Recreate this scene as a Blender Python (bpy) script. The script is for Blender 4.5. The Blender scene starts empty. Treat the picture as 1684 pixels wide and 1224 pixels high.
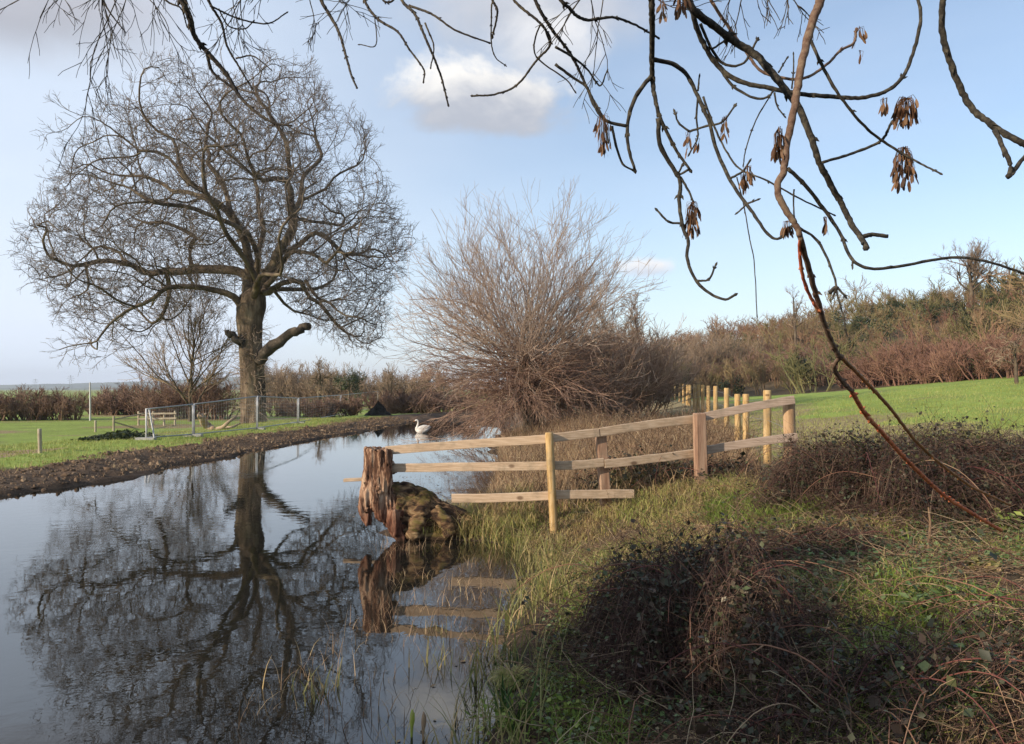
import bpy, bmesh, math, random
import numpy as np
from mathutils import Vector, noise as mnoise
R = math.radians
C = bpy.context.scene.collection
scene = bpy.context.scene

# ------------------------------------------------------------------ camera
F = 1272.0                                   # focal length in photo pixels (photo 1684 x 1224)
CAM_H = 1.9                                  # metres above the water (water is z = 0)
PITCH = math.atan(28 / F)
cam_d = bpy.data.cameras.new('camera')
cam = bpy.data.objects.new('camera', cam_d); C.objects.link(cam)
cam_d.sensor_width = 36.0; cam_d.lens = 36.0 * F / 1684
cam_d.clip_start = 0.05; cam_d.clip_end = 20000
cam.location = (0, 0, CAM_H); cam.rotation_euler = (R(90) + PITCH, 0, 0)
scene.camera = cam

# ------------------------------------------------------------------ light
SUN_EL, SUN_AZ = 21.0, 57.0                  # elevation; azimuth measured from straight behind the camera to the left
SUN_DIR = Vector((-math.sin(R(SUN_AZ)) * math.cos(R(SUN_EL)), -math.cos(R(SUN_AZ)) * math.cos(R(SUN_EL)), math.sin(R(SUN_EL))))
sun_d = bpy.data.lights.new('sun', 'SUN'); sun = bpy.data.objects.new('sun', sun_d); C.objects.link(sun)
sun_d.energy = 4.6; sun_d.angle = R(0.6); sun_d.color = (1.0, 0.84, 0.66)
sun.rotation_euler = SUN_DIR.to_track_quat('Z', 'Y').to_euler()
scene.view_settings.view_transform = 'Standard'
scene.view_settings.look = 'None'
scene.view_settings.exposure = 0.32
scene.view_settings.gamma = 1.0
scene.render.engine = 'CYCLES'
scene.render.resolution_x = 1024; scene.render.resolution_y = 744

# ------------------------------------------------------------------ small node helper
class NT:
    def __init__(s, tree): s.t = tree; s.n = tree.nodes; s.l = tree.links
    def new(s, typ, **kw):
        n = s.n.new(typ)
        for k, v in kw.items(): setattr(n, k, v)
        return n
    def set(s, sock, v):
        if isinstance(v, bpy.types.NodeSocket): s.l.new(v, sock)
        elif v is not None: sock.default_value = v
    def math(s, op, a, b=None, c=None, clamp=False):
        n = s.new('ShaderNodeMath', operation=op); n.use_clamp = clamp
        s.set(n.inputs[0], a)
        if b is not None: s.set(n.inputs[1], b)
        if c is not None: s.set(n.inputs[2], c)
        return n.outputs[0]
    def vmath(s, op, a, b=None):
        n = s.new('ShaderNodeVectorMath', operation=op); s.set(n.inputs[0], a)
        if b is not None: s.set(n.inputs[1], b)
        return n.outputs['Value'] if op in ('DOT_PRODUCT', 'LENGTH') else n.outputs[0]
    def noise(s, vec, scale, detail=4, rough=0.55, dist=0.0):
        n = s.new('ShaderNodeTexNoise'); s.set(n.inputs['Vector'], vec)
        n.inputs['Scale'].default_value = scale; n.inputs['Detail'].default_value = detail
        n.inputs['Roughness'].default_value = rough; n.inputs['Distortion'].default_value = dist
        return n.outputs['Fac']
    def ramp(s, fac, stops, interp='LINEAR'):
        n = s.new('ShaderNodeValToRGB'); n.color_ramp.interpolation = interp
        e = n.color_ramp.elements
        while len(e) < len(stops): e.new(0.5)
        for i, (p, c) in enumerate(stops):
            e[i].position = p; e[i].color = (*c, 1) if len(c) == 3 else c
        s.set(n.inputs[0], fac); return n.outputs[0]
    def sstep(s, v, lo, hi):
        n = s.new('ShaderNodeMapRange', interpolation_type='SMOOTHSTEP')
        s.set(n.inputs['Value'], v); n.inputs['From Min'].default_value = lo; n.inputs['From Max'].default_value = hi
        return n.outputs['Result']
    def mix(s, fac, a, b):
        n = s.new('ShaderNodeMix', data_type='RGBA'); s.set(n.inputs['Factor'], fac)
        for k, v in ((6, a), (7, b)):
            if isinstance(v, (tuple, list)) and len(v) == 3: v = (*v, 1)
            s.set(n.inputs[k], v)
        return n.outputs[2]

# ------------------------------------------------------------------ sky
def pixdir(px, py):
    v = Vector(((px - 842) / F, (612 - py) / F, -1.0))
    return (cam.rotation_euler.to_matrix() @ v).normalized()
world = bpy.data.worlds.new('World'); scene.world = world; world.use_nodes = True
w = NT(world.node_tree); w.n.clear()
out = w.new('ShaderNodeOutputWorld'); bg = w.new('ShaderNodeBackground'); w.l.new(bg.outputs[0], out.inputs[0])
sky = w.new('ShaderNodeTexSky', sky_type='NISHITA'); sky.sun_disc = False
sky.sun_elevation = R(SUN_EL); sky.sun_rotation = math.atan2(SUN_DIR.x, SUN_DIR.y)
sky.air_density = 1.0; sky.dust_density = 0.3; sky.ozone_density = 1.6; sky.altitude = 50
SKY_STRENGTH = 0.15
D = w.new('ShaderNodeTexCoord').outputs['Generated']
U = 1.0 / SKY_STRENGTH                      # radiance units, so colours below are what the sky gives off
def rad(c): return (c[0] * U, c[1] * U, c[2] * U, 1)
col = sky.outputs[0]
sep = w.new('ShaderNodeSeparateXYZ'); w.l.new(D, sep.inputs[0])
elev = sep.outputs['Z']
# thin pale veil of high cloud, thicker to the left and towards the horizon
side = w.math('DIVIDE', sep.outputs['X'], w.math('MAXIMUM', sep.outputs['Y'], 0.2))
veil_n = w.noise(w.vmath('MULTIPLY', D, (1.6, 1.6, 5.0)), 1.4, 5, 0.5)
veil = w.math('ADD', w.math('MULTIPLY_ADD', w.sstep(side, 0.15, -0.55), 0.52, 0.24), w.math('MULTIPLY', w.math('SUBTRACT', veil_n, 0.5), 0.5))
low = w.sstep(elev, 0.30, 0.0)
veil = w.math('ADD', veil, w.math('MULTIPLY', low, 0.30), clamp=True)
col = w.mix(veil, col, rad((0.70, 0.78, 0.90)))
def cloud(col, px, py, a, b, lo, hi, amp, nscale, top, base, opac=1.0):
    c = pixdir(px, py); rt = Vector((c.y, -c.x, 0)).normalized(); up = rt.cross(c)
    dz = w.math('MAXIMUM', w.vmath('DOT_PRODUCT', D, tuple(c)), 0.05)
    u = w.math('DIVIDE', w.math('DIVIDE', w.vmath('DOT_PRODUCT', D, tuple(rt)), dz), a)
    v = w.math('DIVIDE', w.math('DIVIDE', w.vmath('DOT_PRODUCT', D, tuple(up)), dz), b)
    r = w.math('SQRT', w.math('ADD', w.math('MULTIPLY', u, u), w.math('MULTIPLY', v, v)))
    n = w.noise(w.vmath('MULTIPLY', D, (1, 1, 1.5)), nscale, 7, 0.56, 0.25)
    m = w.math('ADD', w.math('SUBTRACT', 1.0, r), w.math('MULTIPLY', w.math('SUBTRACT', n, 0.5), amp))
    m = w.math('MULTIPLY', w.sstep(m, lo, hi), w.math('GREATER_THAN', w.vmath('DOT_PRODUCT', D, tuple(c)), 0.3))
    m = w.math('MULTIPLY', m, opac)
    sh = w.sstep(w.math('ADD', v, w.math('MULTIPLY', w.math('SUBTRACT', n, 0.5), 2.2)), -0.55, 0.45)
    return w.mix(m, col, w.mix(sh, rad(base), rad(top)))
col = cloud(col, 10, -30, 0.20, 0.10, -0.1, 0.7, 1.1, 3.5, (0.47, 0.47, 0.52), (0.38, 0.39, 0.44), 0.9)
col = cloud(col, 870, 5, 0.17, 0.075, -0.1, 0.7, 1.2, 8.0, (0.56, 0.57, 0.62), (0.50, 0.52, 0.57), 0.85)
col = cloud(col, 905, 75, 0.085, 0.055, 0.0, 0.6, 1.6, 10.0, (0.76, 0.76, 0.78), (0.56, 0.59, 0.65), 0.85)
col = cloud(col, 795, 155, 0.132, 0.052, 0.0, 0.42, 1.7, 9.0, (0.86, 0.84, 0.81), (0.42, 0.45, 0.52), 1.0)
col = cloud(col, 1062, 441, 0.042, 0.016, 0.0, 0.6, 1.2, 22.0, (0.82, 0.80, 0.80), (0.60, 0.64, 0.72), 0.9)
w.l.new(col, bg.inputs['Color']); bg.inputs['Strength'].default_value = SKY_STRENGTH

# ------------------------------------------------------------------ placing helpers
PM = np.array(cam.rotation_euler.to_matrix())
def P(px, py, d):
    """world point seen at photo pixel (px, py) at depth d metres"""
    v = np.array(((px - 842) / F * d, (612 - py) / F * d, -d))
    return PM @ v + np.array((0, 0, CAM_H))
def ss(a, b, x):
    t = np.clip((x - a) / (b - a), 0, 1); return t * t * (3 - 2 * t)

# pond outline (anticlockwise does not matter), metres
POND = np.array([(-4.6, -9), (-2.6, -2.5), (-1.35, 1.2), (-.55, 3.0), (-.16, 4.1), (.02, 5.2), (.2, 6.6), (.36, 8.0), (.28, 8.9), (-.25, 9.75), (-1.3, 9.95),
                 (-1.75, 10.3), (-1.4, 10.9), (-.75, 12), (-.25, 15), (-.15, 20), (-.7, 25), (-.6, 31), (-.4, 40), (-1.4, 47), (-4.0, 50), (-6.0, 43),
                 (-6.7, 35), (-7.5, 29.5), (-7.85, 23.7), (-8.4, 16.7), (-9.05, 13.4), (-9.9, 8), (-11, 0), (-12, -9)], float)
def sdist(x, y, poly=POND):
    x = np.asarray(x, float); y = np.asarray(y, float)
    dmin = np.full(x.shape, 1e9); inside = np.zeros(x.shape, bool)
    n = len(poly)
    for i in range(n):
        a = poly[i]; b = poly[(i + 1) % n]; e = b - a
        t = np.clip(((x - a[0]) * e[0] + (y - a[1]) * e[1]) / (e @ e), 0, 1)
        dmin = np.minimum(dmin, np.hypot(x - a[0] - t * e[0], y - a[1] - t * e[1]))
        c = ((a[1] > y) != (b[1] > y)) & (x < (b[0] - a[0]) * (y - a[1]) / (b[1] - a[1] + 1e-12) + a[0])
        inside ^= c
    return np.where(inside, -dmin, dmin)
def vnoise(x, y, s, seed=0):
    """cheap smooth value noise, vectorised"""
    x = np.asarray(x, float) * s + seed * 17.3; y = np.asarray(y, float) * s + seed * 9.1
    xi = np.floor(x); yi = np.floor(y); fx = x - xi; fy = y - yi
    fx = fx * fx * (3 - 2 * fx); fy = fy * fy * (3 - 2 * fy)
    def h(a, b):
        q = np.sin(a * 127.1 + b * 311.7 + seed * 3.7) * 43758.5453
        return q - np.floor(q)
    return (h(xi, yi) * (1 - fx) + h(xi + 1, yi) * fx) * (1 - fy) + (h(xi, yi + 1) * (1 - fx) + h(xi + 1, yi + 1) * fx) * fy
def hill_t(x, y): return (x - 25) * .974 + (y - 33) * .2265
def gz(x, y, rough=True):
    x = np.asarray(x, float); y = np.asarray(y, float)
    sd = sdist(x, y) + (vnoise(x, y, 1.3, 3) - .5) * .35 + (vnoise(x, y, .45, 13) - .5) * .8 * (1 - ss(-6, -5, x))
    wr = ss(-6.5, -1.0, x)
    zl = .05 + .17 * ss(0, 1.6, sd) - .5 * ss(3.5, 13, sd) * ss(18, 34, y) - .22 * ss(2.5, 14, sd) * (1 - ss(18, 34, y))
    k = 1 - .65 * ss(30, 70, y)
    zr = .03 + .62 * ss(0, 2.9, sd) + .1 * np.maximum(0, x - 5) * k * (1 - .9 * ss(60, 200, x))
    zr = zr + 9.6 * ss(0, 48, hill_t(x, y)) * ss(-25, 20, x) * (1 - ss(250, 500, np.hypot(x, y)))
    z = zl * (1 - wr) + zr * wr
    z = np.where(sd < 0, -.75 * ss(0, 1.3, -sd) + .0, z)
    if rough:
        near = (1 - ss(40, 90, np.hypot(x, y)))
        z = z + near * ((vnoise(x, y, 2.1, 1) - .5) * .07 + (vnoise(x, y, 6.0, 2) - .5) * .035) * ss(-.6, .3, sd)
        mud = (1 - wr) * ss(-.2, .3, sd) * (1 - ss(1.9, 2.6, sd))
        z = z + mud * ((vnoise(x, y, 3.0, 5) - .5) * .09 + (vnoise(x, y, 9.0, 6) - .5) * .05)
    return z
def G(px, py, far=260):
    """ground point seen at a photo pixel"""
    d = np.concatenate([np.arange(2, 30, .05), np.arange(30, far, .25)])
    pts = np.array([P(px, py, q) for q in d])
    below = pts[:, 2] < np.maximum(gz(pts[:, 0], pts[:, 1], False), 0.0 if False else -9)
    i = int(np.argmax(below)) if below.any() else len(d) - 1
    return pts[i], d[i]
def at_ground(px, d):
    p = P(px, 640, d); p[2] = float(gz(p[0], p[1], False)); return p

# ------------------------------------------------------------------ objects helpers
def tag(o, label=None, cat=None, group=None, kind=None):
    if label: o['label'] = label
    if cat: o['category'] = cat
    if group: o['group'] = group
    if kind: o['kind'] = kind
    return o
def empty(name, loc, label=None, cat=None, group=None):
    o = bpy.data.objects.new(name, None); C.objects.link(o); o.location = tuple(loc); o.empty_display_size = .2
    return tag(o, label, cat, group)
class MB:
    def __init__(s): s.v = []; s.f = []; s.n = 0; s.t = []
    def add(s, V, Fs, tint=0.0):
        V = np.asarray(V, float).reshape(-1, 3)
        for f in (Fs if isinstance(Fs, list) else [Fs]): s.f.append(np.asarray(f, np.int64) + s.n)
        s.v.append(V); s.n += len(V); s.t.append(np.full(len(V), tint) if np.isscalar(tint) else np.asarray(tint, float)); return s
    def build(s, name, mat, parent=None, smooth=True, tint=False, origin=None):
        V = np.concatenate(s.v) if s.v else np.zeros((0, 3))
        if origin is None and parent is not None and parent.type == 'EMPTY': origin = np.array(parent.location)
        if origin is not None: V = V - np.asarray(origin)
        me = bpy.data.meshes.new(name)
        me.vertices.add(len(V)); me.vertices.foreach_set('co', V.astype(np.float32).ravel())
        nl = sum(f.size for f in s.f); me.loops.add(nl)
        me.loops.foreach_set('vertex_index', np.concatenate([f.ravel() for f in s.f]).astype(np.int32))
        cnt = np.concatenate([np.full(len(f), f.shape[1]) for f in s.f]); st = np.concatenate([[0], np.cumsum(cnt)[:-1]])
        me.polygons.add(len(cnt)); me.polygons.foreach_set('loop_start', st.astype(np.int32))
        me.update(calc_edges=True)
        me.polygons.foreach_set('use_smooth', np.full(len(cnt), smooth, bool))
        if tint:
            a = me.attributes.new('tint', 'FLOAT', 'POINT'); a.data.foreach_set('value', np.concatenate(s.t).astype(np.float32))
        me.materials.append(mat)
        o = bpy.data.objects.new(name, me); C.objects.link(o)
        if parent is not None:
            o.parent = parent
        elif origin is not None: o.location = tuple(origin)
        return o
def copy_tree(o, parent=None):
    c = o.copy(); C.objects.link(c); c.parent = parent
    for ch in [q for q in bpy.data.objects if q.parent == o]: copy_tree(ch, c)
    return c

def unit(v): return v / (np.linalg.norm(v, axis=-1, keepdims=True) + 1e-9)
def tubes(mb, pts, rad, sides=3, tint=0.0, cap=False):
    """pts (M,N,3), rad (M,N)"""
    pts = np.asarray(pts, float); rad = np.asarray(rad, float)
    if pts.ndim == 2: pts = pts[None]; rad = rad[None]
    M, N, _ = pts.shape
    t = np.empty_like(pts); t[:, 1:-1] = pts[:, 2:] - pts[:, :-2]; t[:, 0] = pts[:, 1] - pts[:, 0]; t[:, -1] = pts[:, -1] - pts[:, -2]
    t = unit(t)
    mean = unit(pts[:, -1] - pts[:, 0] + 1e-6)
    ref = np.where(np.abs(mean[:, 2:3]) > .75, np.array([[1.0, .13, .0]]), np.array([[.0, .1, 1.0]]))
    a = unit(np.cross(t, ref[:, None, :])); b = np.cross(t, a)
    ang = np.arange(sides) * 2 * math.pi / sides
    V = pts[:, :, None] + rad[:, :, None, None] * (a[:, :, None] * np.cos(ang)[None, None, :, None] + b[:, :, None] * np.sin(ang)[None, None, :, None])
    idx = np.arange(M * N * sides).reshape(M, N, sides); nx = np.roll(idx, -1, axis=2)
    f = np.stack([idx[:, :-1], nx[:, :-1], nx[:, 1:], idx[:, 1:]], -1).reshape(-1, 4)
    Fs = [f]
    tv = tint if np.isscalar(tint) else np.repeat(np.asarray(tint), N * sides)
    if cap and sides > 2: Fs += [idx[:, -1], idx[:, 0, ::-1]]
    mb.add(V, Fs, tv)
def grow(st, dr, L, r0, nseg, wig, trop, rng, rend=.35, tpow=1.0):
    st = np.asarray(st, float); M = len(st); d = unit(np.asarray(dr, float)); L = np.broadcast_to(L, (M,)); r0 = np.broadcast_to(r0, (M,))
    P_ = np.empty((M, nseg + 1, 3)); P_[:, 0] = st
    for i in range(nseg):
        d = unit(d + rng.normal(0, wig, (M, 3)) + np.asarray(trop))
        P_[:, i + 1] = P_[:, i] + d * (L / nseg)[:, None]
    tt = np.linspace(0, 1, nseg + 1)[None] ** tpow
    return P_, r0[:, None] * (1 - (1 - rend) * tt)
def kids(pts, rad, k, tlo, thi, ang, asd, lr, rng, lfall=.55, rr=.6, up=0.0):
    M, N, _ = pts.shape
    t = rng.uniform(tlo, thi, (M, k)); i = np.minimum((t * (N - 1)).astype(int), N - 2); f = t * (N - 1) - i
    mi = np.arange(M)[:, None]
    st = pts[mi, i] * (1 - f[..., None]) + pts[mi, i + 1] * f[..., None]
    tan = unit(pts[mi, i + 1] - pts[mi, i])
    rv = unit(np.cross(tan, rng.normal(0, 1, (M, k, 3))))
    a = rng.normal(ang, asd, (M, k))[..., None]
    d = tan * np.cos(a) + rv * np.sin(a); d[..., 2] += up
    Lp = np.linalg.norm(np.diff(pts, axis=1), axis=-1).sum(1)
    L = Lp[:, None] * lr * (1 - lfall * t) * rng.uniform(.6, 1.25, (M, k))
    r = (rad[mi, i] * (1 - f) + rad[mi, i + 1] * f) * rr
    return st.reshape(-1, 3), d.reshape(-1, 3), L.ravel(), r.ravel()
def spline(pts, n, rad=None):
    """Catmull-Rom through pts -> n points"""
    p = np.asarray(pts, float); q = np.vstack([2 * p[0] - p[1], p, 2 * p[-1] - p[-2]]); m = len(p) - 1
    s = np.linspace(0, m - 1e-6, n); i = s.astype(int); t = (s - i)[:, None]
    a, b, c, d = q[i], q[i + 1], q[i + 2], q[i + 3]
    o = .5 * ((2 * b) + (-a + c) * t + (2 * a - 5 * b + 4 * c - d) * t ** 2 + (-a + 3 * b - 3 * c + d) * t ** 3)
    if rad is None: return o
    return o, np.interp(s, np.arange(m + 1), rad)
def blades(mb, base, h, wd, lean, rng, nseg=3, droop=.35, az=None, tint=None):
    base = np.asarray(base, float); M = len(base)
    h = np.broadcast_to(h, (M,)); wd = np.broadcast_to(wd, (M,)); lean = np.broadcast_to(lean, (M,))
    az = rng.uniform(0, 2 * math.pi, M) if az is None else az
    dx = np.stack([np.cos(az), np.sin(az), np.zeros(M)], 1); sd_ = np.stack([-np.sin(az), np.cos(az), np.zeros(M)], 1)
    yaw = rng.uniform(-.9, .9, M)[:, None]; sd_ = unit(sd_ + dx * yaw)
    V = np.empty((M, nseg + 1, 2, 3))
    p = base.copy(); a = lean * .5
    for i in range(nseg + 1):
        ww = (wd * (1 - (i / nseg) ** 1.6) * .5 + wd * .04)[:, None]
        V[:, i, 0] = p - sd_ * ww; V[:, i, 1] = p + sd_ * ww
        st = dx * np.sin(a)[:, None] + np.array([0, 0, 1.0]) * np.cos(a)[:, None]
        p = p + st * (h / nseg)[:, None]; a = a + (lean + droop * rng.uniform(.3, 1.5, M)) / nseg * 1.4
    idx = np.arange(M * (nseg + 1) * 2).reshape(M, nseg + 1, 2)
    f = np.stack([idx[:, :-1, 0], idx[:, :-1, 1], idx[:, 1:, 1], idx[:, 1:, 0]], -1).reshape(-1, 4)
    mb.add(V, f, 0.0 if tint is None else np.repeat(tint, (nseg + 1) * 2))
def leaves(mb, pos, size, rng, flat=.5, asp=.6, nrm=None, tint=None):
    """folded four-sided leaves"""
    M = len(pos); size = np.broadcast_to(size, (M,))[:, None]
    n = rng.normal(0, 1, (M, 3)); n[:, 2] = np.abs(n[:, 2]) + flat
    if nrm is not None: n = n * .6 + nrm
    n = unit(n); a = unit(np.cross(n, rng.normal(0, 1, (M, 3)))); b = np.cross(n, a)
    asp = asp * rng.uniform(.7, 1.3, (M, 1))
    mid = pos + n * size * -.12
    V = np.stack([pos - a * size * .5, mid + b * size * .5 * asp + n * size * .14, pos + a * size * .5 - n * size * .1, mid - b * size * .5 * asp + n * size * .14], 1)
    i = np.arange(M * 4).reshape(M, 4)
    f = np.concatenate([i[:, [0, 1, 2]], i[:, [0, 2, 3]]])
    mb.add(V, f, 0.0 if tint is None else np.repeat(tint, 4))
def box(mb, c, sx, sy, sz, rot=None, bev=0):
    v = np.array([(x, y, z) for x in (-.5, .5) for y in (-.5, .5) for z in (-.5, .5)]) * (sx, sy, sz)
    if rot is not None: v = v @ np.asarray(rot).T
    mb.add(v + np.asarray(c), np.array([(0, 1, 3, 2), (4, 6, 7, 5), (0, 4, 5, 1), (2, 3, 7, 6), (0, 2, 6, 4), (1, 5, 7, 3)]))

# ------------------------------------------------------------------ materials
def base_mat(name):
    m = bpy.data.materials.new(name); m.use_nodes = True; t = NT(m.node_tree); b = t.n['Principled BSDF']
    b.inputs['Specular IOR Level'].default_value = .25
    return m, t, b
def bark(name, stops, scale=6, rough=.9, bump=.4, stretch=(1, 1, 1), attr=None, isl=0.0, bscale=None, bdist=.02, knots=0, dirt=None):
    m, t, b = base_mat(name); tc = t.new('ShaderNodeTexCoord')
    vec = t.vmath('MULTIPLY', tc.outputs['Object'], stretch)
    n = t.noise(vec, scale, 6, .65)
    fac = t.sstep(n, .25, .75)
    if isl:
        g = t.new('ShaderNodeNewGeometry'); fac = t.math('ADD', t.math('MULTIPLY', fac, 1 - isl), t.math('MULTIPLY', g.outputs['Random Per Island'], isl))
    if attr:
        at = t.new('ShaderNodeAttribute', attribute_name='tint')
        fac = t.math('ADD', t.math('MULTIPLY', fac, 1 - attr), t.math('MULTIPLY', at.outputs['Fac'], attr))
    cc = t.ramp(fac, stops)
    if knots:
        vo = t.new('ShaderNodeTexVoronoi'); t.l.new(t.vmath('MULTIPLY', tc.outputs['Object'], (1, .6, 1.6)), vo.inputs['Vector']); vo.inputs['Scale'].default_value = knots
        cc = t.mix(t.math('MULTIPLY', t.sstep(vo.outputs['Distance'], .16, .07), .75), cc, (.10, .05, .025))
        cc = t.mix(t.math('MULTIPLY', t.sstep(t.noise(tc.outputs['Object'], 2.2, 5, .7), .48, .72), .65), cc, (.17, .145, .10))
    if dirt is not None:
        sp = t.new('ShaderNodeSeparateXYZ'); t.l.new(tc.outputs['Object'], sp.inputs[0])
        cc = t.mix(t.math('MULTIPLY', t.sstep(t.math('ADD', sp.outputs['Z'], t.math('MULTIPLY', t.noise(tc.outputs['Object'], 9, 4), .35)), dirt + .3, dirt - .05), .6), cc, (.10, .085, .04))
    t.l.new(cc, b.inputs['Base Color']); b.inputs['Roughness'].default_value = rough
    if bump:
        bp = t.new('ShaderNodeBump'); bp.inputs['Strength'].default_value = bump; bp.inputs['Distance'].default_value = bdist
        t.l.new(t.noise(vec, bscale or scale * 3, 5, .7), bp.inputs['Height']); t.l.new(bp.outputs[0], b.inputs['Normal'])
    return m
def leafmat(name, stops, rough=.6, trans=.25, patch=0.0, pscale=1.5, spec=.3):
    m, t, b = base_mat(name); g = t.new('ShaderNodeNewGeometry')
    fac = g.outputs['Random Per Island']
    if patch:
        n = t.noise(g.outputs['Position'], pscale, 3, .5)
        fac = t.math('ADD', t.math('MULTIPLY', fac, 1 - patch), t.math('MULTIPLY', t.sstep(n, .3, .7), patch))
    c = t.ramp(fac, stops)
    t.l.new(c, b.inputs['Base Color']); b.inputs['Roughness'].default_value = rough; b.inputs['Specular IOR Level'].default_value = spec
    if trans:
        tr = t.new('ShaderNodeBsdfTranslucent'); t.l.new(c, tr.inputs['Color'])
        mx = t.new('ShaderNodeMixShader'); mx.inputs[0].default_value = trans
        t.l.new(b.outputs[0], mx.inputs[1]); t.l.new(tr.outputs[0], mx.inputs[2])
        t.l.new(mx.outputs[0], t.n['Material Output'].inputs['Surface'])
    return m
M_oak = bark('oak_bark', [(0, (.035, .026, .02)), (.5, (.135, .098, .065)), (1, (.28, .22, .15))], 2.2, stretch=(1, 1, .3), bump=1.0, bscale=7, bdist=.08)
M_oaklimb = bark('oak_limb', [(0, (.04, .03, .022)), (.5, (.11, .082, .056)), (1, (.19, .155, .10))], 1.2, bump=.5)
M_deadlimb = bark('dead_limb', [(0, (.03, .025, .02)), (.6, (.075, .06, .045)), (1, (.15, .12, .09))], 2.5, bump=1.0, bdist=.06)
M_twig = bark('oak_twig', [(0, (.085, .065, .05)), (1, (.22, .175, .14))], .8, bump=0, isl=.6)
M_willow = bark('willow_shoots', [(0, (.21, .145, .11)), (.5, (.36, .265, .205)), (1, (.52, .42, .32))], 1.0, bump=0, isl=.7)
M_thicket = bark('thicket_shoots', [(0, (.22, .14, .10)), (.5, (.40, .27, .195)), (1, (.56, .43, .31))], 1.0, bump=0, isl=.7)
M_willowred = bark('willow_low_shoots', [(0, (.15, .09, .07)), (.5, (.30, .19, .14)), (1, (.48, .35, .24))], 1.0, bump=0, isl=.75)
M_willowbark = bark('willow_bark', [(0, (.04, .03, .022)), (1, (.17, .13, .09))], 6, bump=1.0, bdist=.05)
M_bare = bark('bare_tree_twigs', [(0, (.16, .11, .075)), (1, (.38, .29, .20))], .8, bump=0, isl=.6)
M_hedge = bark('hedge_twigs', [(0, (.10, .06, .048)), (.5, (.21, .13, .095)), (1, (.33, .23, .155))], .5, bump=0, isl=.6)
M_purple = bark('purple_hedge_twigs', [(0, (.12, .06, .05)), (.5, (.23, .125, .09)), (1, (.32, .20, .13))], .5, bump=0, isl=.6)
M_wood = bark('hillside_wood_twigs', [(0, (.085, .05, .04)), (.3, (.20, .10, .066)), (.5, (.27, .18, .105)), (.72, (.20, .175, .075)), (1, (.06, .07, .03))], .5, bump=0, attr=.75, isl=.0)
M_ivy = leafmat('ivy_leaves', [(0, (.02, .03, .012)), (.6, (.05, .068, .026)), (1, (.11, .12, .05))], .5, .15)
M_ash = bark('ash_bark', [(0, (.015, .014, .012)), (.5, (.045, .04, .032)), (1, (.11, .095, .065))], 60, bump=.6, bdist=.004, bscale=160)
M_ashbrown = bark('ash_brown_bark', [(0, (.075, .045, .032)), (.5, (.16, .10, .07)), (1, (.24, .18, .12))], 50, bump=.6, bdist=.004, bscale=160)
M_red = bark('red_stem', [(0, (.18, .06, .035)), (.35, (.50, .125, .055)), (.75, (.68, .24, .10)), (1, (.6, .40, .25))], 22, rough=.75, bump=.6, bdist=.003, bscale=120)
M_redbrown = bark('red_brown_stem', [(0, (.12, .07, .025)), (.5, (.30, .13, .05)), (1, (.4, .2, .08))], 14, rough=.55, bump=.3, bdist=.002)
M_hang = bark('hanging_bark', [(0, (.02, .018, .016)), (.5, (.05, .042, .035)), (1, (.13, .105, .06))], 30, bump=.5, bdist=.006, bscale=90)
M_key = leafmat('ash_keys', [(0, (.05, .026, .015)), (.5, (.13, .062, .03)), (1, (.28, .16, .08))], .6, .3)
M_straw = leafmat('straw_grass', [(0, (.30, .20, .09)), (.38, (.50, .38, .18)), (.62, (.38, .36, .11)), (1, (.20, .29, .055))], .7, .3, .45, 1.3)
M_reed = leafmat('dry_reeds', [(0, (.14, .075, .045)), (.35, (.30, .19, .11)), (.8, (.52, .38, .22)), (1, (.34, .31, .12))], .7, .3, .4, .5)
M_green = leafmat('green_grass', [(0, (.12, .17, .03)), (.6, (.22, .30, .05)), (1, (.38, .41, .12))], .6, .3, .3, 1.2)
M_field = leafmat('field_grass', [(0, (.20, .22, .06)), (.55, (.31, .34, .085)), (1, (.50, .46, .19))], .6, .3, .5, .4)
M_rush = leafmat('rush_leaves', [(0, (.12, .14, .04)), (.5, (.26, .25, .085)), (1, (.46, .33, .16))], .55, .3)
M_flag = leafmat('flag_leaves', [(0, (.03, .07, .02)), (1, (.09, .16, .04))], .45, .25)
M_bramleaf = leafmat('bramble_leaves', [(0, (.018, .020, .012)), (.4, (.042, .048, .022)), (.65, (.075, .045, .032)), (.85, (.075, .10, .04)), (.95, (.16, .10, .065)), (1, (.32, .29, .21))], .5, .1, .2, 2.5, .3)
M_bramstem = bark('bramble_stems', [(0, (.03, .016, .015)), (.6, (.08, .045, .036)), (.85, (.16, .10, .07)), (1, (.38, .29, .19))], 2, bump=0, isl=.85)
M_cane = bark('bramble_canes', [(0, (.07, .022, .025)), (.5, (.17, .065, .05)), (.8, (.28, .17, .10)), (1, (.40, .30, .19))], 6, bump=.3, bdist=.002, isl=.8)
M_deadstem = bark('dead_stems', [(0, (.05, .03, .022)), (.45, (.15, .09, .055)), (.8, (.30, .21, .13)), (1, (.52, .42, .27))], 2, bump=0, isl=.85)
M_ground_leaf = leafmat('ground_leaves', [(0, (.06, .09, .03)), (.5, (.11, .17, .05)), (.8, (.18, .23, .11)), (1, (.24, .16, .09))], .55, .2, .5, 1.4)
M_litter = leafmat('leaf_litter', [(0, (.07, .04, .025)), (.6, (.19, .12, .065)), (1, (.38, .27, .15))], .8, .1)
M_clod = bark('soil_clods', [(0, (.07, .045, .028)), (.5, (.15, .10, .062)), (1, (.34, .25, .16))], 5, bump=1, isl=.45)
M_rail = bark('sawn_rail', [(0, (.36, .25, .16)), (.6, (.52, .385, .26)), (1, (.60, .47, .34))], 3, stretch=(1.2, 6, 26), bump=.4, bdist=.004, rough=.8, knots=2.6)
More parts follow.
